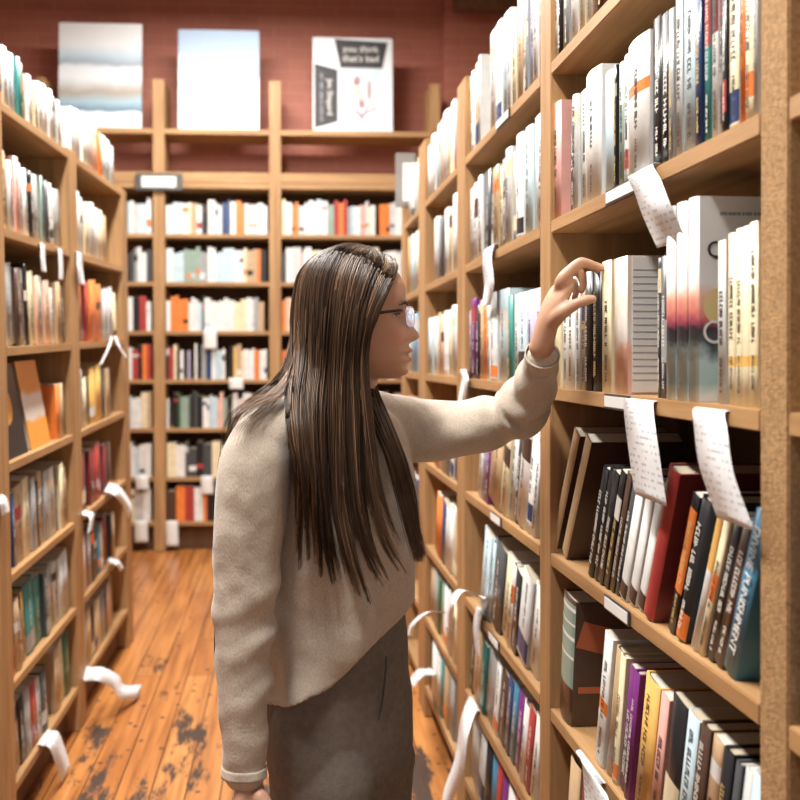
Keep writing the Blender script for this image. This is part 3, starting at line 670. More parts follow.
# small figure in the picture: a seated figure on a star-shaped stool base
bm = bmesh.new(); cx = .11 * pw
def blob(x, z, rx, rz, mi):
    bmesh.ops.create_circle(bm, cap_ends=True, segments=20, radius=1, matrix=Matrix.Translation((x, -.0122, z * ph)) @ Matrix.Rotation(rad(90), 4, 'X') @ Matrix.Diagonal((rx, rz, 1, 1)))
    for f in bm.faces:
        if f.material_index == 0 and f.tag is False: f.material_index = mi; f.tag = True
blob(cx - .03, .54, .022, .03, 1); blob(cx - .045, .46, .035, .05, 2); blob(cx - .005, .37, .03, .05, 2); blob(cx + .05, .44, .012, .07, 1); blob(cx, .29, .02, .03, 1)
for ang in (-62, -25, 25, 62):
    n0 = len(bm.faces); bx(bm, (cx + math.sin(rad(ang)) * .055, -.0120, .26 * ph - .03), (.010, .0006, .12), 1, rot=Matrix.Rotation(rad(ang), 3, 'Y'))
finish('figure_motif', bm, [INK_F, simple('figure_red', (.45, .26, .26), .6), simple('figure_pale', (.66, .60, .58), .6)], po)

# ------------------------------------------------------------------ paper strips and shelf labels
def strip_mat():
    m, nt, b = new_mat('printed_paper_strip')
    uv = nt.nodes.new('ShaderNodeUVMap'); mp = nt.nodes.new('ShaderNodeMapping'); mp.inputs['Scale'].default_value = (9, 26, 1); nt.links.new(uv.outputs[0], mp.inputs['Vector'])
    sp = nt.nodes.new('ShaderNodeSeparateXYZ'); nt.links.new(mp.outputs[0], sp.inputs[0])
    fr = nt.nodes.new('ShaderNodeMath'); fr.operation = 'FRACT'; nt.links.new(sp.outputs[1], fr.inputs[0])
    lt = nt.nodes.new('ShaderNodeMath'); lt.operation = 'LESS_THAN'; lt.inputs[1].default_value = .36; nt.links.new(fr.outputs[0], lt.inputs[0])
    fl = nt.nodes.new('ShaderNodeMath'); fl.operation = 'FLOOR'; nt.links.new(sp.outputs[1], fl.inputs[0])
    cb = nt.nodes.new('ShaderNodeCombineXYZ'); nt.links.new(sp.outputs[0], cb.inputs[0]); nt.links.new(fl.outputs[0], cb.inputs[1])
    n = nt.nodes.new('ShaderNodeTexNoise'); n.inputs['Scale'].default_value = 1.2; n.inputs['Detail'].default_value = 1; nt.links.new(cb.outputs[0], n.inputs['Vector'])
    gt = nt.nodes.new('ShaderNodeMath'); gt.operation = 'GREATER_THAN'; gt.inputs[1].default_value = .52; nt.links.new(n.outputs['Fac'], gt.inputs[0])
    mu = nt.nodes.new('ShaderNodeMath'); mu.operation = 'MULTIPLY'; nt.links.new(lt.outputs[0], mu.inputs[0]); nt.links.new(gt.outputs[0], mu.inputs[1])
    m2 = nt.nodes.new('ShaderNodeMix'); m2.data_type = 'RGBA'; m2.inputs[6].default_value = (.86, .87, .88, 1); m2.inputs[7].default_value = (.55, .56, .60, 1)
    nt.links.new(mu.outputs[0], m2.inputs[0]); nt.links.new(m2.outputs[2], b.inputs['Base Color']); b.inputs['Roughness'].default_value = .5
    return m
STRIP = strip_mat()
def catmull(pts, n=6):
    pts = [Vector(p) for p in pts]; q = [pts[0] * 2 - pts[1]] + pts + [pts[-1] * 2 - pts[-2]]; out = []
    for i in range(1, len(q) - 2):
        for k in range(n):
            t = k / n
            out.append(.5 * ((2 * q[i]) + (q[i + 1] - q[i - 1]) * t + (2 * q[i - 1] - 5 * q[i] + 4 * q[i + 1] - q[i + 2]) * t * t + (3 * q[i] - q[i - 1] - 3 * q[i + 1] + q[i + 2]) * t ** 3))
    out.append(pts[-1]); return out
def strip(M, side_pts, wvec, label, mat=None, group='paper strips hanging from shelves'):
    """side_pts: centre line in local case coordinates; wvec: width vector"""
    pts = catmull(side_pts, 8); bm = bmesh.new(); uvl = bm.loops.layers.uv.new('UVMap'); W = Vector(wvec); L = 0; rows = []
    nrm_prev = None
    for i, p in enumerate(pts):
        if i: L += (p - pts[i - 1]).length
        a = bm.verts.new(p - W / 2); b_ = bm.verts.new(p + W / 2); rows.append((a, b_, L))
    for (a, b_, l0), (c, d, l1) in zip(rows, rows[1:]):
        f = bm.faces.new((a, b_, d, c)); f.smooth = True
        for lp, uvc in zip(f.loops, ((0, l0 / .25), (1, l0 / .25), (1, l1 / .25), (0, l1 / .25))): lp[uvl].uv = uvc
    me = bpy.data.meshes.new('paper_strip'); c0 = Vector(side_pts[0]); bmesh.ops.translate(bm, verts=bm.verts, vec=-c0)
    bm.to_mesh(me); bm.free(); me.materials.append(mat or STRIP)
    o = bpy.data.objects.new('paper_strip', me); C.objects.link(o); o.matrix_world = M @ Matrix.Translation(c0)
    sm = o.modifiers.new('thick', 'SOLIDIFY'); sm.thickness = .0004; sm.offset = 0
    tag(o, label, 'paper strip', group); return o
def ploc(M, px, py, plane_x):
    """local point where the pixel's ray meets local x = plane_x"""
    Mi = M.inverted(); d = Mi.to_3x3() @ ray(px, py); return d * (plane_x / d.x)
X0 = XRC - .004
def rstrip(pix, width_px_dir, label, inward=True, **k):
    """pix: list of (px,py,offset toward aisle)"""
    pts = [ploc(MR, x, y, X0 - off) for x, y, off in pix]
    if inward:
        p0 = pts[0]; pts = [p0 + Vector((.011, 0, .003)), p0 + Vector((.005, 0, .0035))] + pts
    return strip(MR, pts, width_px_dir, label, **k)
# near bay
rstrip([(640, 172, .002), (647, 186, .010), (656, 210, .010), (671, 244, -.012)], (0, -.088, 0), 'curling receipt strip hanging above the tall watercolour books')
rstrip([(638, 402, .002), (639, 420, .012), (643, 450, .014), (650, 500, .010)], (0, -.105, 0), 'left wide receipt strip hanging below the hand-level shelf')
rstrip([(708, 412, .002), (710, 428, .014), (716, 470, .018), (735, 524, .010)], (0, -.08, 0), 'right wide receipt strip hanging below the hand-level shelf')
rstrip([(588, 768, .004), (594, 778, .016), (597, 800, .018), (598, 830, .016)], (0, -.12, 0), 'white paper strip at the very bottom of the near right bay')
# middle bay
rstrip([(489, 248, .002), (487, 262, .008), (489, 285, .008), (486, 306, .004)], (0, -.10, 0), 'narrow paper tag hanging beside the middle bay upright', )
rstrip([(463, 371, .002), (465, 378, .012), (463, 392, .014), (461, 404, .012)], (0, -.09, 0), 'paper tag hanging just above her raised upper arm')
rstrip([(480, 598, .004), (462, 590, .06), (451, 605, .10), (449, 630, .08)], (.0, -.09, .02), 'curled white strip arching beside her left hip, upper of the loops')
rstrip([(448, 613, .004), (428, 612, .08), (413, 624, .12), (410, 636, .12)], (0, -.10, .03), 'curled white strip nearest her trouser waist')
rstrip([(430, 672, .004), (420, 673, .06), (411, 684, .09)], (0, -.12, .02), 'short curled strip beside her trouser hip')
rstrip([(472, 705, .004), (464, 728, .04), (459, 765, .05), (447, 800, .05), (444, 830, .04)], (0, -.10, 0), 'long white strip trailing low down beside her left hip')
rstrip([(479, 612, .0), (476, 630, .01), (478, 655, .01)], (0, -.07, 0), 'straight white strip hanging under the fifth shelf, middle right bay')
# left case
XL0 = XLC + .006
def lstrip(pix, wv, label):
    pts = [ploc(ML, x, y, XL0 + off) for x, y, off in pix]
    p0 = pts[0]; pts = [p0 + Vector((-.014, 0, .003)), p0 + Vector((-.006, 0, .0035))] + pts
    return strip(ML, pts, wv, label)
lstrip([(43, 245, .002), (43, 258, .006), (44, 272, .006)], (0, .05, 0), 'leftmost small paper tag under the second left shelf')
lstrip([(60, 250, .002), (61, 265, .006), (61, 280, .006)], (0, .05, 0), 'middle small paper tag under the second left shelf')
lstrip([(80, 254, .002), (80, 268, .006), (82, 285, .006)], (0, .08, 0), 'wide paper tag crossing the middle upright of left bookcase')
lstrip([(112, 338, .002), (108, 350, .03), (101, 365, .04)], (0, .05, 0), 'left paper strip of the crossed pair on left bookcase')
lstrip([(116, 337, .002), (120, 348, .02), (126, 358, .02)], (0, .05, 0), 'right paper strip of the crossed pair on left bookcase')
lstrip([(110, 488, .002), (118, 492, .04), (128, 506, .05), (130, 514, .05)], (0, .09, .02), 'curled paper strip below the maroon books')
lstrip([(86, 513, .002), (92, 516, .03), (90, 532, .03)], (0, .07, 0), 'short curled strip on the middle upright above the blue books')
lstrip([(112, 560, .002), (118, 563, .03), (122, 570, .03)], (0, .06, 0), 'tiny curled strip low on the far left bay')
lstrip([(88, 674, .002), (100, 674, .05), (116, 682, .09), (123, 692, .11), (140, 691, .15)], (0, .075, .02), 'zigzag white strip jutting over the floor from left bookcase')
lstrip([(47, 738, .002), (54, 740, .03), (60, 755, .04), (66, 774, .04)], (0, .10, 0), 'white strip curling off the lowest left shelf')
lstrip([(1, 498, .002), (4, 503, .01), (6, 514, .01)], (0, .06, 0), 'white tag at the left picture edge on near upright')
# back case tags
def btag(px, py, w, h, label):
    a = P(px, py, YBC - .008); wd = w * YBC / F; hh = h * YBC / F
    strip(Matrix.Identity(4), [a + Vector((0, .018, .004)), a + Vector((0, .006, .005)), a + Vector((0, -.006, -.01)), a + Vector((.004, -.008, -hh))], (wd, 0, 0), label, mat=PAPER, group='paper tags on the back bookcase')
btag(210, 331, 13, 18, 'slightly tilted white tag under orange books of the back bookcase')
btag(236, 379, 14, 10, 'small white tag on the back bookcase beside her hair')
btag(207, 477, 12, 17, 'white tag on back bookcase touching her sleeve')
btag(142, 477, 13, 12, 'white tag on the back bookcase near the left bookcase end')
btag(141, 522, 13, 20, 'left one of two white tags on lowest back shelf')
btag(172, 522, 12, 24, 'right one of two white tags on lowest back shelf')
# shelf-edge label holders (right case)
def holder(px, py, wu, label, row):
    p = ploc(MR, px, py, XRC - .002)
    root = empty('label_holder', MR @ Matrix.Translation((XRC - .001, p.y, RS[row] - .012))); tag(root, label, 'shelf label', 'shelf-edge labels')
    box_obj('frame', (-.0015, 0, 0), (.003, wu, .024), LABEL_HOLDER, root, bev=.0008)
    box_obj('card', (-.0034, 0, 0), (.001, wu - .008, .017), PLATE, root)
holder(617, 610, .10, 'black-framed white shelf label under the leaning white spines', 'C')
holder(621, 186, .12, 'white shelf label under pale spines left of the curling receipt', 'A')
holder(617, 400, .10, 'white shelf label on the hand-level shelf left of the receipts', 'B')
holder(496, 505, .10, 'small white shelf label under tan book, middle right bay', 'C')
holder(503, 106, .12, 'dark-framed shelf label under tall white books, top shelf, middle right bay', 'A1')
holder(494, 632, .10, 'small white shelf label on fifth shelf, middle right bay', 'D')

# ------------------------------------------------------------------ ceiling lamps (real fixtures above the aisle)
LAMPW = bpy.data.materials.new('lamp_diffuser'); LAMPW.use_nodes = True
lb = LAMPW.node_tree.nodes['Principled BSDF']; lb.inputs['Emission Color'].default_value = (1, .93, .84, 1); lb.inputs['Emission Strength'].default_value = 4
METAL = simple('lamp_housing', (.7, .7, .7), .4)
def lamp(x, y, z, L, power, label, rotz=90, col=(1, .96, .91)):
    root = empty('ceiling_lamp', Matrix.Translation((x, y, z)) @ Matrix.Rotation(rad(rotz), 4, 'Z')); tag(root, label, 'lamp', 'strip lamps over the aisle')
    box_obj('housing', (0, 0, .05), (L, .26, .07), METAL, root, bev=.008)
    box_obj('diffuser', (0, 0, .005), (L - .04, .22, .02), LAMPW, root)
    for s in (-1, 1): box_obj('suspension_rod', (s * L * .35, 0, (ZT - z + .085) / 2), (.012, .012, ZT - z - .085), METAL, root)
    ld = bpy.data.lights.new('lamp_light', 'AREA'); ld.shape = 'RECTANGLE'; ld.size = L - .04; ld.size_y = .22; ld.energy = power; ld.color = col
    lo = bpy.data.objects.new('lamp_light', ld); C.objects.link(lo); lo.parent = root; lo.location = (0, 0, -.012)
lamp(-.45, 1.0, 3.35, 1.5, 88, 'white strip lamp hanging above the near end of the aisle')
lamp(-.35, 3.1, 3.35, 1.5, 66, 'white strip lamp hanging above the middle of the aisle')
lamp(-.30, 4.75, 3.65, 1.2, 66, 'white strip lamp hanging before the back bookcase', rotz=0)
# fill light added in the unseen window opening behind the camera, softens shade
ld = bpy.data.lights.new('window_fill_light', 'AREA'); ld.shape = 'RECTANGLE'; ld.size = wx1 - wx0 - .1; ld.size_y = wz1 - wz0 - .1; ld.energy = 5; ld.color = (.92, .96, 1)
lo = bpy.data.objects.new('window_fill_light', ld); C.objects.link(lo); lo.location = (0, YF - .02, (wz0 + wz1) / 2); lo.rotation_euler = (rad(90), 0, 0)
w = bpy.data.worlds.new('world'); sc.world = w; w.use_nodes = True
w.node_tree.nodes['Background'].inputs[0].default_value = (.85, .92, 1, 1); w.node_tree.nodes['Background'].inputs[1].default_value = .35

# ------------------------------------------------------------------ the woman
def frames(pts, ref):
    T = []
    for i in range(len(pts)):
        t = pts[min(i + 1, len(pts) - 1)] - pts[max(i - 1, 0)]; T.append(t.normalized())
    out = []
    for t in T:
        a = (ref - t * ref.dot(t)).normalized(); out.append((t, a, t.cross(a).normalized()))
    return out
def tube(bm, pts, rads, ref=Vector((1, 0, 0)), n=20, sub=5, cap=True, fold=None):
    """smooth closed tube through pts; rads: r or (r along ref, r across)"""
    pp = catmull(pts, sub)
    rr = catmull([Vector((*(r if isinstance(r, tuple) else (r, r)), 0)) for r in rads], sub)
    fr = frames(pp, Vector(ref)); rings = []
    def ring(c, a, b_, ra, rb_, k):
        vs = []
        for j in range(n):
            th = 2 * math.pi * j / n; f = 1 + (fold(k, th) if fold else 0)
            vs.append(bm.verts.new(c + a * (math.cos(th) * ra * f) + b_ * (math.sin(th) * rb_ * f)))
        return vs
    t, a, b_ = fr[0]
    if cap:
        for q in (.92, .7, .38):
            rings.append(ring(pp[0] - t * min(rr[0].x, rr[0].y) * q * .9, a, b_, rr[0].x * math.sqrt(1 - q * q), rr[0].y * math.sqrt(1 - q * q), 0))
    for i, (c, r) in enumerate(zip(pp, rr)):
        t, a, b_ = fr[i]; rings.append(ring(c, a, b_, r.x, r.y, i / (len(pp) - 1)))
    if cap:
        t, a, b_ = fr[-1]
        for q in (.38, .7, .92):
            rings.append(ring(pp[-1] + t * min(rr[-1].x, rr[-1].y) * q * .9, a, b_, rr[-1].x * math.sqrt(1 - q * q), rr[-1].y * math.sqrt(1 - q * q), 1))
    for A, B in zip(rings, rings[1:]):
        for j in range(n): bm.faces.new((A[j], A[(j + 1) % n], B[(j + 1) % n], B[j]))
    bm.faces.new(rings[0][::-1]); bm.faces.new(rings[-1])
    return rings
K = 1.5 / F          # metres per pixel at the woman's depth
def B3(px, py, Y=1.5): return P(px, py, Y)
ORG = Vector((P(335, 400, 1.50).x, 1.52, 0))
def skin_mat():
    m, nt, b = new_mat('skin')
    b.inputs['Roughness'].default_value = .5
    tc = nt.nodes.new('ShaderNodeTexCoord')
    def mask(c, r, soft):
        c = c - ORG
        s_ = nt.nodes.new('ShaderNodeVectorMath'); s_.operation = 'SUBTRACT'; s_.inputs[1].default_value = c; nt.links.new(tc.outputs['Object'], s_.inputs[0])
        d_ = nt.nodes.new('ShaderNodeVectorMath'); d_.operation = 'DIVIDE'; d_.inputs[1].default_value = r; nt.links.new(s_.outputs[0], d_.inputs[0])
        l_ = nt.nodes.new('ShaderNodeVectorMath'); l_.operation = 'LENGTH'; nt.links.new(d_.outputs[0], l_.inputs[0])
        m_ = nt.nodes.new('ShaderNodeMapRange'); m_.inputs[1].default_value = 1; m_.inputs[2].default_value = 1 - soft; nt.links.new(l_.outputs['Value'], m_.inputs[0]); return m_.outputs[0]
    hc = P(350, 378, 1.50); f0 = Vector((.995, -.10, -.01))
    ma = mask(hc + f0 * .098 + Vector((0, 0, .0405)), (.017, .020, .0125), .35)
    mb = mask(hc + f0 * .080 + Vector((0, -.04, .070)), (.035, .035, .028), .9)
    x1 = nt.nodes.new('ShaderNodeMix'); x1.data_type = 'RGBA'; x1.inputs[6].default_value = (.58, .33, .215, 1); x1.inputs[7].default_value = (.62, .29, .20, 1); nt.links.new(mb, x1.inputs[0])
    x2 = nt.nodes.new('ShaderNodeMix'); x2.data_type = 'RGBA'; x2.inputs[7].default_value = (.50, .16, .13, 1); nt.links.new(ma, x2.inputs[0]); nt.links.new(x1.outputs[2], x2.inputs[6])
    nt.links.new(x2.outputs[2], b.inputs['Base Color'])
    b.inputs['Subsurface Weight'].default_value = .12; b.inputs['Subsurface Radius'].default_value = (.01, .004, .002); b.inputs['Subsurface Scale'].default_value = .6
    return m
SKIN = skin_mat()
def voxel(o, size, it=3, fac=.5):
    r = o.modifiers.new('remesh', 'REMESH'); r.mode = 'VOXEL'; r.voxel_size = size; r.use_smooth_shade = True
    s = o.modifiers.new('smooth', 'SMOOTH'); s.factor = fac; s.iterations = it
LAT = Vector((.70, .70, 0)).normalized()       # towards her left shoulder
FWD = Vector((.70, -.70, 0)).normalized()      # chest direction
# head frame
HF = Vector((.995, -.10, -.01)).normalized(); HL = Vector((0, 0, 1)).cross(HF).normalized() * 1.0; HU = Vector((0, 0, 1))
HC = P(350, 378, 1.50)
def head_pt(f, l, z): return HC + HF * f + HL * l + HU * z
HZ = [(.000, .070, .030, .022), (.008, .082, .035, .034), (.018, .086, .040, .043), (.03, .0865, .050, .051), (.045, .087, .062, .057), (.06, .0875, .074, .061), (.08, .087, .084, .065), (.10, .0865, .090, .069),
      (.12, .088, .094, .072), (.14, .090, .095, .073), (.16, .087, .093, .071), (.178, .078, .085, .065), (.194, .062, .070, .053), (.206, .042, .048, .036), (.212, .020, .024, .018)]
def interp(z, col):
    for p, q in zip(HZ, HZ[1:]):
        if p[0] <= z <= q[0]:
            t = (z - p[0]) / (q[0] - p[0]); return p[col] * (1 - t) + q[col] * t
    return HZ[-1][col]
def gs(x, s): return math.exp(-(x / s) ** 2)
def nose(z):
    T = [(.053, 0), (.057, .003), (.061, .011), (.065, .020), (.069, .0255), (.0735, .0270), (.079, .0240), (.088, .0165), (.098, .0100), (.107, .006), (.115, .0025), (.124, 0)]
    if z <= T[0][0] or z >= T[-1][0]: return 0
    for p, q in zip(T, T[1:]):
        if p[0] <= z <= q[0]: t = (z - p[0]) / (q[0] - p[0]); return p[1] * (1 - t) + q[1] * t
def face_off(l, z):
    nw = .0105 + max(0, (.105 - z)) * .21
    o = nose(z) * math.exp(-(abs(l) / nw) ** 1.8)
    o += .0125 * gs(z - .0475, .0052) * gs(l, .021) + .0110 * gs(z - .0325, .0058) * gs(l, .019) - .005 * gs(z - .0403, .0020) * gs(l, .022) - .006 * gs(z - .0615, .003) * gs(abs(l) - .008, .004)
    o += .0035 * gs(z - .052, .005) * gs(l, .012) - .0025 * gs(z - .0215, .006) * gs(l, .03) + .009 * gs(z - .010, .009) * gs(l, .022)
    o += -.011 * (gs(z - .108, .011) * (gs(l - .032, .015) + gs(l + .032, .015))) + .003 * gs(z - .124, .008) * gs(l, .05)
    o += .004 * gs(z - .075, .016) * (gs(l - .045, .018) + gs(l + .045, .018))
    return o
def fprof(z): return interp(z, 1) + .006 + .004 * max(0, 1 - abs(z - .028) / .034)
def head_mesh(bm):
    nz, nt_ = 76, 96; rings = []
    for i in range(nz):
        z = .212 * i / (nz - 1); f, b_, w_ = fprof(z), interp(z, 2) * .92, interp(z, 3); vs = []
        for j in range(nt_):
            th = 2 * math.pi * j / nt_; c, s = math.cos(th), math.sin(th)
            e = .88; l = w_ * math.copysign(abs(s) ** e, s)
            ff = f * abs(c) ** .82 if c > 0 else -b_ * abs(c) ** .9
            if c > .1: ff += face_off(l, z) * min(1, (c - .1) * 2.2)
            vs.append(bm.verts.new(head_pt(ff, l, z)))
        rings.append(vs)
    for A, Bq in zip(rings, rings[1:]):
        for j in range(nt_): bm.faces.new((A[j], A[(j + 1) % nt_], Bq[(j + 1) % nt_], Bq[j]))
    bm.faces.new(rings[0][::-1]); bm.faces.new(rings[-1])
# landmarks
R_SH, L_SH = P(262, 436, 1.38), P(392, 424, 1.62)
R_EL, R_WR = P(243, 610, 1.36), P(246, 770, 1.33)
L_EL, L_WR = P(524, 412, 1.63), P(542, 346, 1.475)
PEL = P(342, 715, 1.52)
bm = bmesh.new()
head_mesh(bm)
tube(bm, [P(352, 350, 1.505), P(349, 385, 1.51), P(342, 418, 1.515), P(338, 450, 1.515)], [(.050, .050), (.048, .048), (.055, .052), (.07, .065)], ref=LAT)
tube(bm, [P(338, 440, 1.51), P(338, 480, 1.51), P(340, 560, 1.515), P(342, 640, 1.52), PEL], [(.12, .07), (.135, .085), (.12, .08), (.105, .07), (.12, .075)], ref=LAT, n=28)
tube(bm, [R_SH + FWD * 0, (R_SH + R_EL) / 2, R_EL, (R_EL + R_WR) / 2, R_WR + Vector((0, 0, .0))], [.040, .036, .031, .028, .022], ref=LAT)
tube(bm, [L_SH, P(450, 431, 1.633), P(500, 420, 1.633), P(522, 406, 1.605), P(535, 380, 1.54), L_WR], [.036, .032, .029, .027, .024, .021], ref=Vector((0, 0, 1)))
tube(bm, [P(338, 440, 1.51), L_SH], [.05, .045], ref=Vector((0, 0, 1))); tube(bm, [P(338, 440, 1.51), R_SH], [.05, .045], ref=Vector((0, 0, 1)))
for s, kx in ((-1, 0), (1, 1)):          # legs, to the floor
    hip = PEL + LAT * s * .072
    kn = Vector((hip.x, hip.y - .0, .45)) + LAT * s * .012; an = Vector((kn.x, kn.y + .01, .075))
    tube(bm, [hip, (hip + kn) / 2, kn, (kn + an) / 2, an], [.066, .060, .050, .046, .032], ref=LAT)
    tube(bm, [an + Vector((0, 0, -.01)) - FWD * .03, an + FWD * .06 + Vector((0, 0, -.035)), an + FWD * .14 + Vector((0, 0, -.05))], [(.028, .034), (.034, .026), (.030, .016)], ref=LAT)
# her left hand reaching to the book tops
def hp(px, py, Y): return P(px, py, Y)
def finger(pts, rads): tube(bm, pts, rads, ref=Vector((0, 1, 0)), n=12, sub=4)
wr = hp(541, 348, 1.465)
tube(bm, [L_WR, wr, hp(545.5, 330, 1.455), hp(549.5, 316, 1.450), hp(555, 303, 1.448), hp(561, 291, 1.448), hp(565, 284, 1.450)], [(.020, .020), (.020, .0195), (.023, .0185), (.030, .0175), (.036, .0170), (.036, .0150), (.033, .011)], ref=Vector((-.05, 1, 0)), n=20)
# index (nearest the camera), middle, ring, little stacked away from the camera
finger([hp(555, 303, 1.445), hp(559.5, 290, 1.432), hp(562, 280, 1.420), hp(571, 269.5, 1.418), hp(579.5, 263, 1.417), hp(584, 262.6, 1.417), hp(593, 265, 1.415), hp(602.5, 268, 1.414)], [.010, .0102, .0106, .0090, .0088, .0082, .0072, .0060])
finger([hp(559, 288, 1.445), hp(566, 276, 1.443), hp(577, 266, 1.441), hp(588, 264, 1.440), hp(597, 269, 1.438), hp(603, 274, 1.436)], [.0095, .0096, .0088, .0080, .0072, .0060])
finger([hp(559, 292, 1.466), hp(565, 280, 1.465), hp(573, 271, 1.464), hp(580, 273, 1.462), hp(583, 283, 1.458), hp(581, 291, 1.455)], [.0090, .0090, .0082, .0076, .0070, .0058])
finger([hp(557, 298, 1.483), hp(562, 288, 1.484), hp(569, 281, 1.484), hp(574, 283, 1.482), hp(576, 292, 1.478), hp(574, 299, 1.475)], [.0080, .0082, .0074, .0068, .0062, .0052])
finger([hp(546, 332, 1.458), hp(553, 321, 1.434), hp(560, 314, 1.418), hp(568, 309, 1.409), hp(577, 303.5, 1.402), hp(587, 300, 1.398), hp(593, 299, 1.396)], [.0125, .0140, .0125, .0105, .0090, .0088, .0070])
# her right hand hanging below the cuff, relaxed
tube(bm, [R_WR, P(248, 782, 1.328), P(250, 800, 1.322), P(252, 822, 1.316), P(254, 838, 1.312)], [(.018, .022), (.018, .024), (.016, .034), (.014, .037), (.010, .033)], ref=FWD * .9 + LAT * .1, n=20)
for q, (off, L) in enumerate(((.026, .95), (.009, 1.05), (-.009, 1.0), (-.025, .8))):
    d = Vector((0.72, -.70, 0)) * off * -1.0
    b0 = P(254, 836, 1.312) + Vector((.68, -.73, 0)) * off
    finger([b0, b0 + Vector((.004, 0, -.030 * L)), b0 + Vector((.014, .006, -.055 * L)), b0 + Vector((.026, .014, -.074 * L))], [.0090, .0085, .0078, .0062])
th0 = P(250, 792, 1.322) + Vector((.68, -.73, 0)) * .022
finger([th0, th0 + Vector((.022, -.014, -.028)), th0 + Vector((.028, -.012, -.052)), th0 + Vector((.032, -.008, -.074))], [.013, .0115, .0095, .0072])
bmesh.ops.translate(bm, verts=bm.verts, vec=-ORG)
person = finish('person', bm, SKIN, None, ORG, smooth=True)
voxel(person, .0028, 4, .5)
tag(person, 'woman with long brown hair in cream sweater and grey trousers reaching for a book', 'person')
def pchild(name, bm, mat, smooth=True, parent=None):
    bmesh.ops.translate(bm, verts=bm.verts, vec=-ORG); return finish(name, bm, mat, parent or person, smooth=smooth)

# sweater -------------------------------------------------------------
def knit():
    m, nt, b = new_mat('cream_knit'); tc = nt.nodes.new('ShaderNodeTexCoord')
    n = nt.nodes.new('ShaderNodeTexNoise'); n.inputs['Scale'].default_value = 420; n.inputs['Detail'].default_value = 3
    mp = nt.nodes.new('ShaderNodeMapping'); mp.inputs['Scale'].default_value = (1, 1, .5); nt.links.new(tc.outputs['Object'], mp.inputs[0]); nt.links.new(mp.outputs[0], n.inputs['Vector'])
    r = nt.nodes.new('ShaderNodeValToRGB'); r.color_ramp.elements[0].position = .3; r.color_ramp.elements[0].color = (.50, .42, .335, 1); r.color_ramp.elements[1].position = .7; r.color_ramp.elements[1].color = (.64, .555, .46, 1)
    nt.links.new(n.outputs['Fac'], r.inputs[0]); nt.links.new(r.outputs[0], b.inputs['Base Color'])
    b.inputs['Roughness'].default_value = .85; b.inputs['Sheen Weight'].default_value = .3; b.inputs['Specular IOR Level'].default_value = .2
    n2 = nt.nodes.new('ShaderNodeTexNoise'); n2.inputs['Scale'].default_value = 9; n2.inputs['Detail'].default_value = 2; nt.links.new(tc.outputs['Object'], n2.inputs['Vector'])
    ad = nt.nodes.new('ShaderNodeMath'); ad.operation = 'MULTIPLY_ADD'; ad.inputs[1].default_value = .035; nt.links.new(n.outputs['Fac'], ad.inputs[0]); nt.links.new(n2.outputs['Fac'], ad.inputs[2])
    bp = nt.nodes.new('ShaderNodeBump'); bp.inputs['Strength'].default_value = .8; bp.inputs['Distance'].default_value = .03
    nt.links.new(ad.outputs[0], bp.inputs['Height']); nt.links.new(bp.outputs[0], b.inputs['Normal'])
    return m
bm = bmesh.new()
# torso: columns of a loft whose lower edge dips at the front and rises over her left hip
def hem_y(px):
    T = [(255, 700), (265, 704), (285, 708), (300, 707), (325, 694), (350, 672), (375, 645), (395, 620), (412, 602), (430, 590)]
    if px <= T[0][0]: return T[0][1]
    for p, q in zip(T, T[1:]):
        if p[0] <= px <= q[0]: t = (px - p[0]) / (q[0] - p[0]); return p[1] * (1 - t) + q[1] * t
    return T[-1][1]
RI = [  # py, centre px, a (lateral), b (front-back), Y
    (408, 345, .070, .060, 1.51), (414, 343, .100, .066, 1.51), (422, 338, .135, .075, 1.51), (436, 335, .158, .086, 1.51), (460, 336, .160, .098, 1.51), (500, 342, .152, .108, 1.51),
    (550, 345, .146, .108, 1.51), (600, 342, .148, .108, 1.515), (650, 338, .155, .110, 1.52), (705, 338, .160, .112, 1.52)]
def torso_at(py):
    for p, q in zip(RI, RI[1:]):
        if p[0] <= py <= q[0]:
            t = (py - p[0]) / (q[0] - p[0]); return [p[k] * (1 - t) + q[k] * t for k in range(5)]
    return list(RI[-1])
N = 72; cols = []; ylist = [408, 411, 414, 418, 422, 428, 436, 446, 460, 480, 500, 520, 540, 560, 580, 600]
def tpt(py, th):
    _, cx, a, b_, Y = torso_at(min(py, 705)); c = P(cx, py, Y)
    q = c + LAT * (a * math.copysign(abs(math.cos(th)) ** .9, math.cos(th))) + FWD * (b_ * math.copysign(abs(math.sin(th)) ** .92, math.sin(th)))
    z = c.z
    k = (py - 440) / 260
    if k > 0:   # loose diagonal drape folds
        nrm = (q - c); nrm.z = 0; nrm.normalize()
        q += nrm * (.012 * k * math.sin(7 * th + py * .020) + .008 * k * math.sin(4 * th - py * .03))
    q.z = z
    return q
rows = []
for py in ylist: rows.append([bm.verts.new(tpt(py, 2 * math.pi * j / N)) for j in range(N)])
ext = []
for j in range(N):
    th = 2 * math.pi * j / N; q = tpt(650, th)
    d = RC.inverted() @ (q - Vector((0, 0, CAMZ))); px = 339 + F * d.x / -d.z
    ext.append(hem_y(px))
def lowpt(j, t):
    th = 2 * math.pi * j / N; py = 600 + (max(ext[j], 603) - 600) * t; q = tpt(py, th)
    z0 = tpt(600, th).z; z1 = P(340, max(ext[j], 598), q.y).z; q.z = z0 + (min(z1, z0 - .004) - z0) * t
    return q
for k in range(1, 11):
    t = k / 10; rows.append([bm.verts.new(lowpt(j, t)) for j in range(N)])
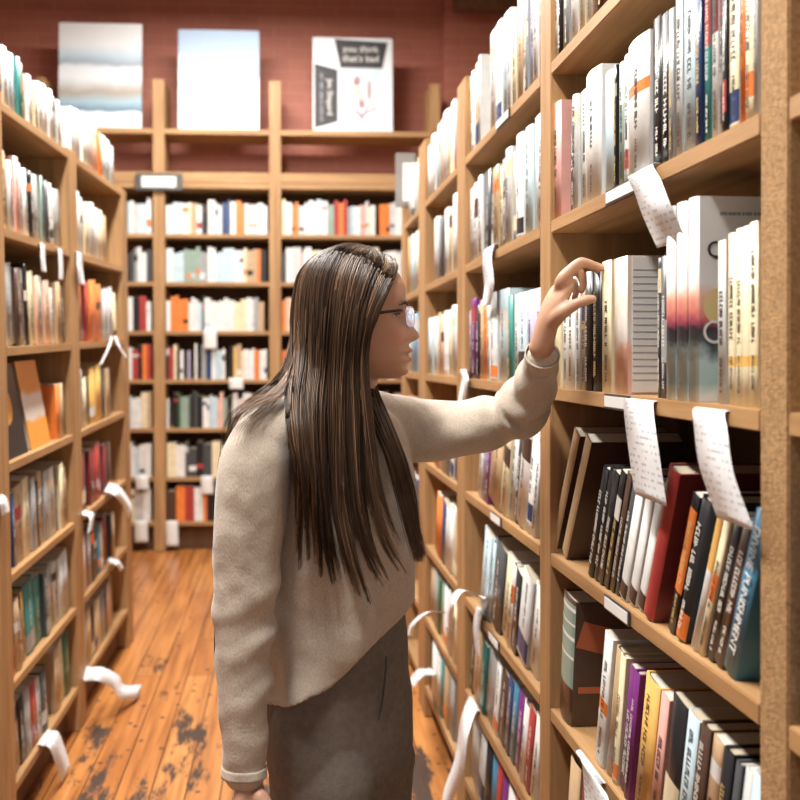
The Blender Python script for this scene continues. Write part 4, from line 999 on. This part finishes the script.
# hem rolls inward
for A, Bq in zip(rows, rows[1:]):
    for j in range(N): bm.faces.new((A[j], A[(j + 1) % N], Bq[(j + 1) % N], Bq[j]))
bm.faces.new(rows[0][::-1]); 
cen = bm.verts.new(P(340, 640, 1.52))
for j in range(N): bm.faces.new((rows[-1][j], rows[-1][(j + 1) % N], cen))
# collar
tube(bm, [P(344, 410, 1.51), P(346, 400, 1.51), P(347, 394, 1.51)], [(.070, .064), (.060, .056), (.057, .053)], ref=LAT, cap=False, n=32)
# yoke over the shoulders
tube(bm, [R_SH + Vector((.004, 0, -.004)), P(300, 424, 1.44), P(344, 418, 1.51), P(376, 418, 1.58), L_SH + Vector((0, 0, -.004))], [.052, .050, .048, .050, .052], ref=Vector((0, 0, 1)), n=24)
def fold_r(k, th): return .19 * math.exp(-((k - .58) / .2) ** 2) * max(-.4, math.sin(46 * k + 2.2 * math.sin(th + 1))) * (.65 + .35 * math.cos(th)) + .03 * math.sin(3 * th + 7 * k) + .03 * k * math.sin(30 * k + 2 * math.sin(th))
tube(bm, [P(268, 434, 1.392), P(256, 470, 1.375), P(250, 530, 1.365), P(246, 590, 1.36), P(243.5, 640, 1.355), P(243, 700, 1.345), P(244, 750, 1.335), P(244, 773, 1.332)],
     [(.052, .056), (.058, .060), (.054, .056), (.049, .051), (.044, .046), (.038, .040), (.033, .036), (.031, .034)], ref=LAT, n=32, sub=10, fold=fold_r)
def fold_l(k, th): return .16 * math.exp(-((k - .6) / .22) ** 2) * math.sin(38 * k + 2.4 * math.sin(th)) + .04 * math.sin(3 * th + 8 * k) + .03 * math.sin(14 * k + 2 * math.cos(th))
tube(bm, [P(388, 428, 1.61), P(420, 431, 1.625), P(460, 429, 1.635), P(498, 421, 1.635), P(520, 409, 1.615), P(531, 392, 1.57), P(538, 372, 1.52), P(542, 358, 1.485)],
     [(.062, .056), (.060, .055), (.053, .052), (.049, .050), (.047, .048), (.042, .042), (.034, .034), (.028, .028)], ref=Vector((0, 0, 1)), n=32, sub=10, fold=fold_l)
sweater = pchild('sweater', bm, knit()); voxel(sweater, .0038, 4, .5)
# cuff bands
for nm, pts, r_ in (('cuff', [P(540, 364, 1.50), P(542.5, 354, 1.475)], (.0275, .0275)), ('cuff', [P(244, 766, 1.333), P(244, 776, 1.331)], (.0315, .0345))):
    bm = bmesh.new(); tube(bm, pts, [r_, (r_[0] * 1.03, r_[1] * 1.03)], ref=LAT, n=32, cap=False, sub=4)
    for f in [f for f in bm.faces if len(f.verts) > 4]: bm.faces.remove(f)
    o = pchild(nm, bm, sweater.data.materials[0], parent=None); sm = o.modifiers.new('s', 'SOLIDIFY'); sm.thickness = .0022; sm.offset = .3

# trousers -------------------------------------------------------------
TR = simple('grey_wool', (.20, .17, .145), .85, .2, bump=.5, bscale=420, var=.10, vscale=90)
bm = bmesh.new()
def fold_t(k, th): return .012 * math.sin(22 * k + 2 * math.sin(2 * th)) * math.exp(-((k - .35) / .3) ** 2) + .012 * math.sin(4 * th + 3 * k)
tube(bm, [P(345, 596, 1.52), P(345, 630, 1.52), P(342, 670, 1.52), P(341, 710, 1.52), P(341, 745, 1.52), P(341, 765, 1.52)],
     [(.118, .088), (.130, .092), (.142, .102), (.150, .110), (.148, .112), (.140, .108)], ref=LAT, n=48, sub=8, fold=fold_t)
for s in (-1, 1):
    hip = P(341, 715, 1.52) + LAT * s * .066 + FWD * (.016 if s < 0 else -.006); kn = Vector((hip.x, hip.y, .45)) + LAT * s * .006; an = Vector((kn.x, kn.y + .008, .07)) + LAT * s * .01
    tube(bm, [P(341, 690, 1.52) + LAT * s * .062, hip + Vector((0, 0, -.06)), hip * .65 + kn * .35, (hip + kn) / 2, kn, (kn + an) / 2, an], [(.050, .070), (.071, .096), (.076, .100), (.077, .094), (.077, .086), (.080, .086), (.086, .092)], ref=LAT, n=36, sub=8, cap=False,
         fold=lambda k, th: .012 * math.sin(5 * th + 8 * k))
trousers = pchild('trousers', bm, TR); voxel(trousers, .0038, 3, .5)
# fly seam and side seam: thin raised piping following the surface
def seam(name, pix, r=.0016):
    bm = bmesh.new(); tube(bm, [P(*p) for p in pix], [r] * len(pix), n=8, sub=4, ref=Vector((1, 0, 0)))
    return pchild(name, bm, simple('seam_shade', (.07, .055, .048), .9))

def trouser_pt(px, py, off=.002):
    best = None
    for k in range(0, 181):
        th = rad(k); q = P(341, py, 1.52) + LAT * .149 * math.cos(th) + FWD * .110 * math.sin(th)
        d = RC.inverted() @ (q - Vector((0, 0, CAMZ))); e = abs(339 + F * d.x / -d.z - px)
        if best is None or e < best[0]: best = (e, q)
    n = best[1] - P(341, py, 1.52); n.z = 0; n.normalize(); return best[1] + n * off
bm = bmesh.new(); tube(bm, [trouser_pt(x, y) for x, y in ((386, 640), (384, 655), (383, 668), (381, 682), (377, 696))], [.0016] * 5, n=8, sub=4)
pchild('fly_seam', bm, simple('seam_thread', (.06, .05, .042), .9))
# hair -----------------------------------------------------------------
def hair_mat():
    m, nt, b = new_mat('brown_hair')
    at = nt.nodes.new('ShaderNodeAttribute'); at.attribute_name = 'tone'
    r = nt.nodes.new('ShaderNodeValToRGB'); cr = r.color_ramp; cr.elements[0].color = (.014, .0075, .0045, 1); cr.elements[1].color = (.40, .23, .125, 1); cr.elements[1].position = 1
    e = cr.elements.new(.55); e.color = (.070, .036, .019, 1)
    nt.links.new(at.outputs['Fac'], r.inputs['Fac']); nt.links.new(r.outputs[0], b.inputs['Base Color'])
    b.inputs['Roughness'].default_value = .34; b.inputs['Specular IOR Level'].default_value = .5
    return m
HAIR = hair_mat()
class Strands:
    def __init__(s): s.v = []; s.f = []; s.t = []
    def add(s, pts, r0, tone):
        n = len(pts); base = len(s.v)
        for i, p in enumerate(pts):
            t = pts[min(i + 1, n - 1)] - pts[max(i - 1, 0)]; t.normalize()
            a = t.orthogonal().normalized(); b_ = t.cross(a)
            k = i / (n - 1); r = r0 * (1 - .85 * max(0, (k - .55) / .45)) if k > .55 else r0
            for j in range(3):
                th = 2.094 * j; s.v.append(p + (a * math.cos(th) + b_ * math.sin(th)) * r - ORG); s.t.append(tone)
        for i in range(n - 1):
            for j in range(3):
                s.f.append((base + i * 3 + j, base + i * 3 + (j + 1) % 3, base + (i + 1) * 3 + (j + 1) % 3, base + (i + 1) * 3 + j))
    def build(s, name):
        me = bpy.data.meshes.new(name); me.from_pydata([tuple(v) for v in s.v], [], s.f)
        at = me.attributes.new('tone', 'FLOAT', 'POINT'); at.data.foreach_set('value', s.t)
        for p in me.polygons: p.use_smooth = True
        me.materials.append(HAIR); o = bpy.data.objects.new(name, me); C.objects.link(o); o.parent = person; return o
rh = random.Random(21)
# guide curves over the camera-side of the head, from hairline (0) to crown/back (1); (px, py, Y)
G = [
 [(393, 259, 1.495), (395, 270, 1.467), (384, 288, 1.438), (373, 315, 1.420), (366, 350, 1.418), (367, 395, 1.400), (371, 440, 1.385), (376, 485, 1.372), (388, 530, 1.365), (404, 560, 1.36)],
 [(383, 253, 1.495), (382, 265, 1.455), (371, 288, 1.428), (360, 325, 1.412), (355, 370, 1.410), (357, 415, 1.392), (358, 460, 1.378), (361, 510, 1.368), (372, 560, 1.362), (398, 601, 1.36)],
 [(373, 249, 1.496), (366, 260, 1.455), (356, 285, 1.424), (348, 325, 1.410), (343, 372, 1.408), (341, 418, 1.390), (342, 465, 1.374), (344, 515, 1.364), (356, 565, 1.358), (370, 606, 1.355)],
 [(364, 247.5, 1.498), (350, 256, 1.462), (338, 282, 1.430), (331, 325, 1.415), (327, 372, 1.410), (325, 415, 1.385), (325, 460, 1.366), (327, 505, 1.358), (334, 550, 1.352), (345, 592, 1.35)],
 [(355, 247, 1.501), (337, 256, 1.475), (322, 280, 1.448), (314, 322, 1.430), (310, 368, 1.420), (308, 410, 1.375), (309, 450, 1.345), (312, 495, 1.338), (314, 540, 1.340), (318, 585, 1.345)],
 [(348, 248, 1.507), (327, 257, 1.490), (311, 278, 1.470), (302, 316, 1.455), (297, 358, 1.425), (294, 396, 1.375), (297, 438, 1.330), (301, 480, 1.320), (301, 525, 1.335), (300, 570, 1.345)],
 [(344, 250, 1.52), (320, 260, 1.515), (304, 282, 1.50), (297, 322, 1.482), (291, 362, 1.44), (284, 396, 1.38), (285, 428, 1.33), (292, 462, 1.312), (296, 500, 1.325), (297, 545, 1.34)],
]
Gp = [[P(*q) for q in g] for g in G]
def guide(s):
    x = min(max(s, 0), .9999) * (len(Gp) - 1); i = min(int(x), len(Gp) - 2); t = x - i
    return [a.lerp(b_, t) for a, b_ in zip(Gp[i], Gp[i + 1])]
def clear_head(p, ext):
    d = p - HC; f, l, z = d.dot(HF), d.dot(HL), d.z - .112
    sm = min(1, max(0, (z + .085) / .065)); sm = sm * sm * (3 - 2 * sm); sh = .35 + .65 * sm
    rx = ((.092 if f > 0 else .088) + ext) * sh; ry = (.077 + ext) * sh; rz = .101 + ext
    zz = z if z > 0 else 0
    n = math.sqrt((f / rx) ** 2 + (l / ry) ** 2 + (zz / rz) ** 2)
    if n < 1:
        n = max(n, .3); k = 1 / n
        return HC + HF * f * k + HL * l * k + HU * ((z * k if z > 0 else z) + .112)
    return p
S = Strands()
ctr = HC + HU * .11
NL = 46
locks = []
for q in range(NL):
    s0 = (q + rh.uniform(.1, .9)) / NL
    locks.append(dict(s=s0, L=rh.uniform(.84, 1.10), dx=rh.gauss(0, .009), dy=rh.gauss(0, .008), tone=rh.gauss(0, .13), wa=rh.uniform(.001, .006), wp=rh.uniform(0, 6.28), wf=rh.uniform(5, 9), lay=rh.random()))
for i in range(3600):
    q = rh.randrange(NL); lk = locks[q]
    s = lk['s'] + rh.gauss(0, .020); stray = rh.random() < .10
    lay = min(1, max(0, lk['lay'] * .6 + rh.random() * .5)); tight = rh.uniform(.75, .97) if not stray else rh.uniform(0, .4)
    jx, jy = rh.gauss(0, .0025), rh.gauss(0, .004); ph = rh.uniform(0, 6.28); am = rh.uniform(.0004, .0018) * (2.5 if stray else 1); pts = []
    ga = guide(s); gb = guide(lk['s'])
    for k in range(10):
        kk = k / 9; cl = tight * max(0, (kk - .22) / .78) ** 1.1
        p = ga[k].lerp(gb[k], cl)
        inw = (ctr - p); inw.z *= .3; inw.normalize()
        p = p + inw * (lay * (.006 if kk < .4 else .020)) + Vector((jx, jy, 0)) * (.3 + .7 * (1 - cl))
        p = p + Vector((lk['dx'] * max(0, kk - .3) * 1.6 + lk['wa'] * math.sin(kk * lk['wf'] + lk['wp']) * kk, lk['dy'] * kk, 0))
        p = p + Vector((math.sin(kk * 9 + ph), math.cos(kk * 7 + ph), 0)) * am * (kk + .15)
        if kk < .45: p = clear_head(p, .0085 + .009 * (1 - lay) + rh.random() * .001)
        pts.append(p)
    L = lk['L'] * rh.uniform(.88, 1.0)
    full = catmull(pts, 4); full = full[:max(12, int(len(full) * L))][::1]
    tone = min(1, max(0, .44 + lk['tone'] + rh.gauss(0, .13) + (.30 if rh.random() < .10 else 0)))
    S.add(full, rh.uniform(.0006, .0011), tone)
# far side of the head, seen as the lock that falls over her left chest
G2 = [[(391, 257, 1.50), (380, 256, 1.545), (372, 290, 1.572), (368, 345, 1.560), (374, 385, 1.50), (388, 420, 1.455), (402, 455, 1.432), (412, 490, 1.435), (418, 525, 1.43), (424, 553, 1.425)],
      [(372, 249, 1.50), (358, 252, 1.545), (350, 290, 1.580), (352, 340, 1.560), (361, 385, 1.48), (376, 420, 1.44), (391, 455, 1.425), (402, 490, 1.428), (411, 525, 1.425), (421, 562, 1.42)],
      [(350, 247, 1.51), (325, 258, 1.545), (310, 290, 1.570), (312, 340, 1.575), (322, 385, 1.57), (330, 420, 1.60), (330, 450, 1.62), (330, 480, 1.63), (330, 510, 1.64), (330, 540, 1.64)],
      [(343, 249, 1.52), (316, 262, 1.53), (300, 290, 1.535), (298, 340, 1.54), (296, 385, 1.55), (290, 420, 1.58), (285, 450, 1.60), (280, 480, 1.61), (280, 510, 1.62), (280, 540, 1.62)]]
Gp2 = [[P(*q) for q in g] for g in G2]
for i in range(1700):
    s = rh.random() ** 1.4 * 2.999; a = int(s); t = s - a
    if a == 1: t = 0 if t < .5 else 1
    g = [p.lerp(q, t) for p, q in zip(Gp2[a], Gp2[a + 1])]; j = Vector((rh.gauss(0, .003), rh.gauss(0, .004), 0)); ph = rh.uniform(0, 6.28)
    lay = rh.random(); pts = []
    for k, p in enumerate(g):
        kk = k / 9; inw = ctr - p; inw.z = 0; inw.normalize()
        p = p + j * (.4 + kk * .8) + inw * lay * .008 + Vector((math.sin(kk * 8 + ph), 0, 0)) * .002 * kk
        if kk < .5: p = clear_head(p, .0085 + .009 * (1 - lay))
        pts.append(p)
    pts = catmull(pts[:rh.randint(8, 10)], 3); S.add(pts, rh.uniform(.0006, .0011), min(1, max(0, .38 + rh.gauss(0, .15))))
# loose wisps sweeping forward and back over her right shoulder
for i in range(260):
    e = rh.random(); q = rh.uniform(-1, 1)
    g = [(350, 248, 1.51), (324, 258, 1.50), (305, 282, 1.48), (298, 325, 1.465), (293, 362, 1.44), (286 - 10 * e, 388, 1.39), (276 - 26 * e, 404 + 6 * q, 1.35), (262 - 34 * e, 418 + 12 * q, 1.325), (254 - 34 * e, 436 + 14 * q, 1.315)]
    pts = [P(x + rh.gauss(0, 1.0), y + rh.gauss(0, .8), Y + rh.gauss(0, .004)) for x, y, Y in g]
    pts = [clear_head(p, .010) if k < 4 else p for k, p in enumerate(pts)]
    pts = catmull(pts[:rh.choice([7, 7, 8, 8, 9])], 4); S.add(pts, rh.uniform(.0004, .0007), min(1, max(0, .70 + rh.gauss(0, .2))))
# back of head and flyaways falling behind the right shoulder
for i in range(360):
    e = rh.random(); w_ = rh.uniform(-1, 1)
    g = [(350, 248, 1.51), (322, 258, 1.51), (303, 284, 1.50), (296 - 2 * e, 330, 1.49), (290 - 8 * e, 372, 1.46), (278 - 26 * e, 398, 1.44), (262 - 28 * e, 414, 1.45), (246 - 22 * e, 434, 1.46), (236 - 16 * e, 480, 1.46), (230 - 12 * e, 545, 1.47)]
    pts = [P(x + rh.gauss(0, 1.2) + w_ * k * .5, y + rh.gauss(0, .8), Y + rh.gauss(0, .006)) for k, (x, y, Y) in enumerate(g)]
    pts = [clear_head(p, .010) if k < 5 else p for k, p in enumerate(pts)]
    pts = catmull(pts[:rh.choice([6, 6, 7, 7, 8, 9, 10])], 4); S.add(pts, rh.uniform(.0004, .0008), min(1, max(0, .62 + rh.gauss(0, .2))))
hair = S.build('hair')
# scalp cap below the strands so no skin shows through
bm = bmesh.new()
nz, nt_ = 26, 40; rings = []
for i in range(nz):
    z = .03 + .187 * i / (nz - 1); zz = min(z, .212); vs = []
    f, b_, w_ = interp(max(0, zz - .005), 1) + .006, interp(max(0, zz - .005), 2) * .92 + .006, interp(max(0, zz - .005), 3) + .005
    lim = .034 + max(0, z - .06) * .19 if z < .16 else .053 + (z - .16) * .9
    for j in range(nt_):
        th = 2 * math.pi * j / nt_; c, s = math.cos(th), math.sin(th)
        ff = min(f, lim + .035 * 0) * c if c > 0 else b_ * c
        vs.append(bm.verts.new(head_pt(ff - (.0), w_ * s, z)))
    rings.append(vs)
for A, Bq in zip(rings, rings[1:]):
    for j in range(nt_): bm.faces.new((A[j], A[(j + 1) % nt_], Bq[(j + 1) % nt_], Bq[j]))
bm.faces.new(rings[0][::-1]); bm.faces.new(rings[-1])
bmesh.ops.translate(bm, verts=bm.verts, vec=-ORG)
finish('hair_underlayer', bm, simple('dark_scalp_hair', (.05, .028, .016), .5), hair, smooth=True)

# face details ----------------------------------------------------------
def ell(c, r, name, mat, parent=None, axes=None, n=20):
    bm = bmesh.new(); bmesh.ops.create_uvsphere(bm, u_segments=n, v_segments=n // 2, radius=1)
    ax = axes or (HF, HL, HU)
    for v in bm.verts: v.co = c + ax[0] * v.co.x * r[0] + ax[1] * v.co.y * r[1] + ax[2] * v.co.z * r[2]
    return pchild(name, bm, mat, parent=parent)
EYEW = simple('eye_white', (.75, .72, .70), .2); IRIS = simple('iris_brown', (.05, .025, .012), .15); BROW = simple('brow_hair', (.07, .038, .022), .8); LIP = simple('lip_rose', (.50, .17, .14), .4)
for s in (-1, 1):
    c = head_pt(.0665, s * .030, .1085); e = ell(c, (.0115,) * 3, 'eyeball', EYEW)
    ell(head_pt(.0755, s * .030, .1080), (.0035, .0048, .0048), 'iris', IRIS, parent=None)
    bm = bmesh.new(); tube(bm, [head_pt(.0725, s * .043, .1120), head_pt(.0785, s * .034, .1145), head_pt(.0795, s * .022, .1125)], [(.0034, .0030)] * 3, ref=HU, n=10); pchild('upper_eyelid', bm, SKIN)
    bm = bmesh.new(); tube(bm, [head_pt(.0755, s * .044, .1085), head_pt(.0835, s * .034, .1105), head_pt(.082, s * .023, .1095)], [(.0012, .0020)] * 3, ref=HU, n=8); pchild('eyelashes', bm, BROW)
    bm = bmesh.new(); tube(bm, [head_pt(.083, s * .050, .1235), head_pt(.0925, s * .036, .1285), head_pt(.0975, s * .016, .1255)], [(.0016, .0014), (.0030, .0016), (.0028, .0016)], ref=HU, n=8); pchild('eyebrow', bm, BROW)
def lip(z0, amp, nm, th):
    bm = bmesh.new(); pts = []
    for l in (-.021, -.014, -.006, 0, .006, .014, .021):
        c_ = math.sqrt(max(0, 1 - (l / .057) ** 2)); f = .087 * c_ ** .82 + face_off(l, z0); pts.append(head_pt(f - .0018, l, z0 - .15 * abs(l)))
    tube(bm, pts, [(.0012, .0015), (th * .8, .0028), (th, .0032), (th, .0032), (th, .0032), (th * .8, .0028), (.0012, .0015)], ref=HU, n=10)
    return pchild(nm, bm, LIP)

# glasses ----------------------------------------------------------------
RIM = simple('clear_grey_rim', (.42, .42, .45), .15)
FRAME = simple('glasses_frame', (.02, .015, .015), .25)
glass = bpy.data.materials.new('glasses_lens'); glass.use_nodes = True
gb = glass.node_tree.nodes['Principled BSDF']; gb.inputs['Transmission Weight'].default_value = 1; gb.inputs['IOR'].default_value = 1.45; gb.inputs['Roughness'].default_value = .0; gb.inputs['Base Color'].default_value = (.97, .98, 1, 1)
bm = bmesh.new()
tube(bm, [head_pt(.109, -.008, .111), head_pt(.112, 0, .113), head_pt(.109, .008, .111)], [.0014] * 3, ref=HU, n=8)
gl = pchild('glasses', bm, FRAME)
for s in (-1, 1):
    bm = bmesh.new(); cs = []
    for k in range(25):
        a = 2 * math.pi * k / 24; l = s * (.031 + .0235 * math.copysign(abs(math.cos(a)) ** .8, math.cos(a))); z = .1040 + .0175 * math.copysign(abs(math.sin(a)) ** .8, math.sin(a))
        cs.append(head_pt(.109 - .42 * max(0, abs(l) - .01) ** 1.05, l, z))
    for p, q in zip(cs, cs[1:]): 
        d = (q - p).normalized(); a_ = d.orthogonal().normalized(); b_ = d.cross(a_)
        A = [bm.verts.new(p + (a_ * math.cos(t) + b_ * math.sin(t)) * .0010) for t in (0, 1.57, 3.14, 4.71)]; B_ = [bm.verts.new(q + (a_ * math.cos(t) + b_ * math.sin(t)) * .0010) for t in (0, 1.57, 3.14, 4.71)]
        for j in range(4): bm.faces.new((A[j], A[(j + 1) % 4], B_[(j + 1) % 4], B_[j]))
    rim = pchild('lens_rim', bm, RIM, parent=gl)
    bm = bmesh.new(); cm_ = sum(cs[:-1], Vector()) / 24; t_ = HF * .0012
    top = [bm.verts.new(c + t_ * .5) for c in cs[:-1]]; bot = [bm.verts.new(c - t_ * .5) for c in cs[:-1]]
    bm.faces.new(top); bm.faces.new(bot[::-1])
    for j in range(24): bm.faces.new((top[j], bot[j], bot[(j + 1) % 24], top[(j + 1) % 24]))
    pchild('lens', bm, glass, smooth=False, parent=gl)
    bm = bmesh.new(); tube(bm, [head_pt(.091, s * .0545, .113), head_pt(.080, s * .0715, .1135), head_pt(.03, s * .0785, .106), head_pt(-.005, s * .078, .102)], [(.0024, .0014)] * 4, ref=HU, n=8)
    pchild('temple', bm, FRAME, parent=gl)

# black bag hanging behind her -------------------------------------------
BAGM = simple('bag_black', (.02, .02, .024), .6)
bag_c = P(240, 590, 1.52)
bm = bmesh.new(); bx(bm, (0, 0, 0), (.085, .09, .26), bev=.018)
bag = finish('shoulder_bag', bm, BAGM, None, bag_c, smooth=False); tag(bag, 'black bag hanging behind her right arm, only its edge in view', 'bag')
bm = bmesh.new(); pts = [Vector((0, 0, .12)), P(245, 500, 1.50) - bag_c, P(262, 440, 1.47) - bag_c, P(285, 414, 1.455) - bag_c, P(296, 432, 1.385) - bag_c, P(294, 470, 1.375) - bag_c, P(290, 520, 1.40) - bag_c]
tube(bm, pts, [(.009, .002)] * 7, ref=Vector((1, 0, 0)), n=10)
finish('strap', bm, BAGM, bag, smooth=True)
sc.view_settings.view_transform = 'Standard'; sc.view_settings.look = 'None'; sc.view_settings.gamma = 1; sc.view_settings.use_curve_mapping = False
sc.view_settings.exposure = 0.30
sc.cycles.diffuse_bounces = 2
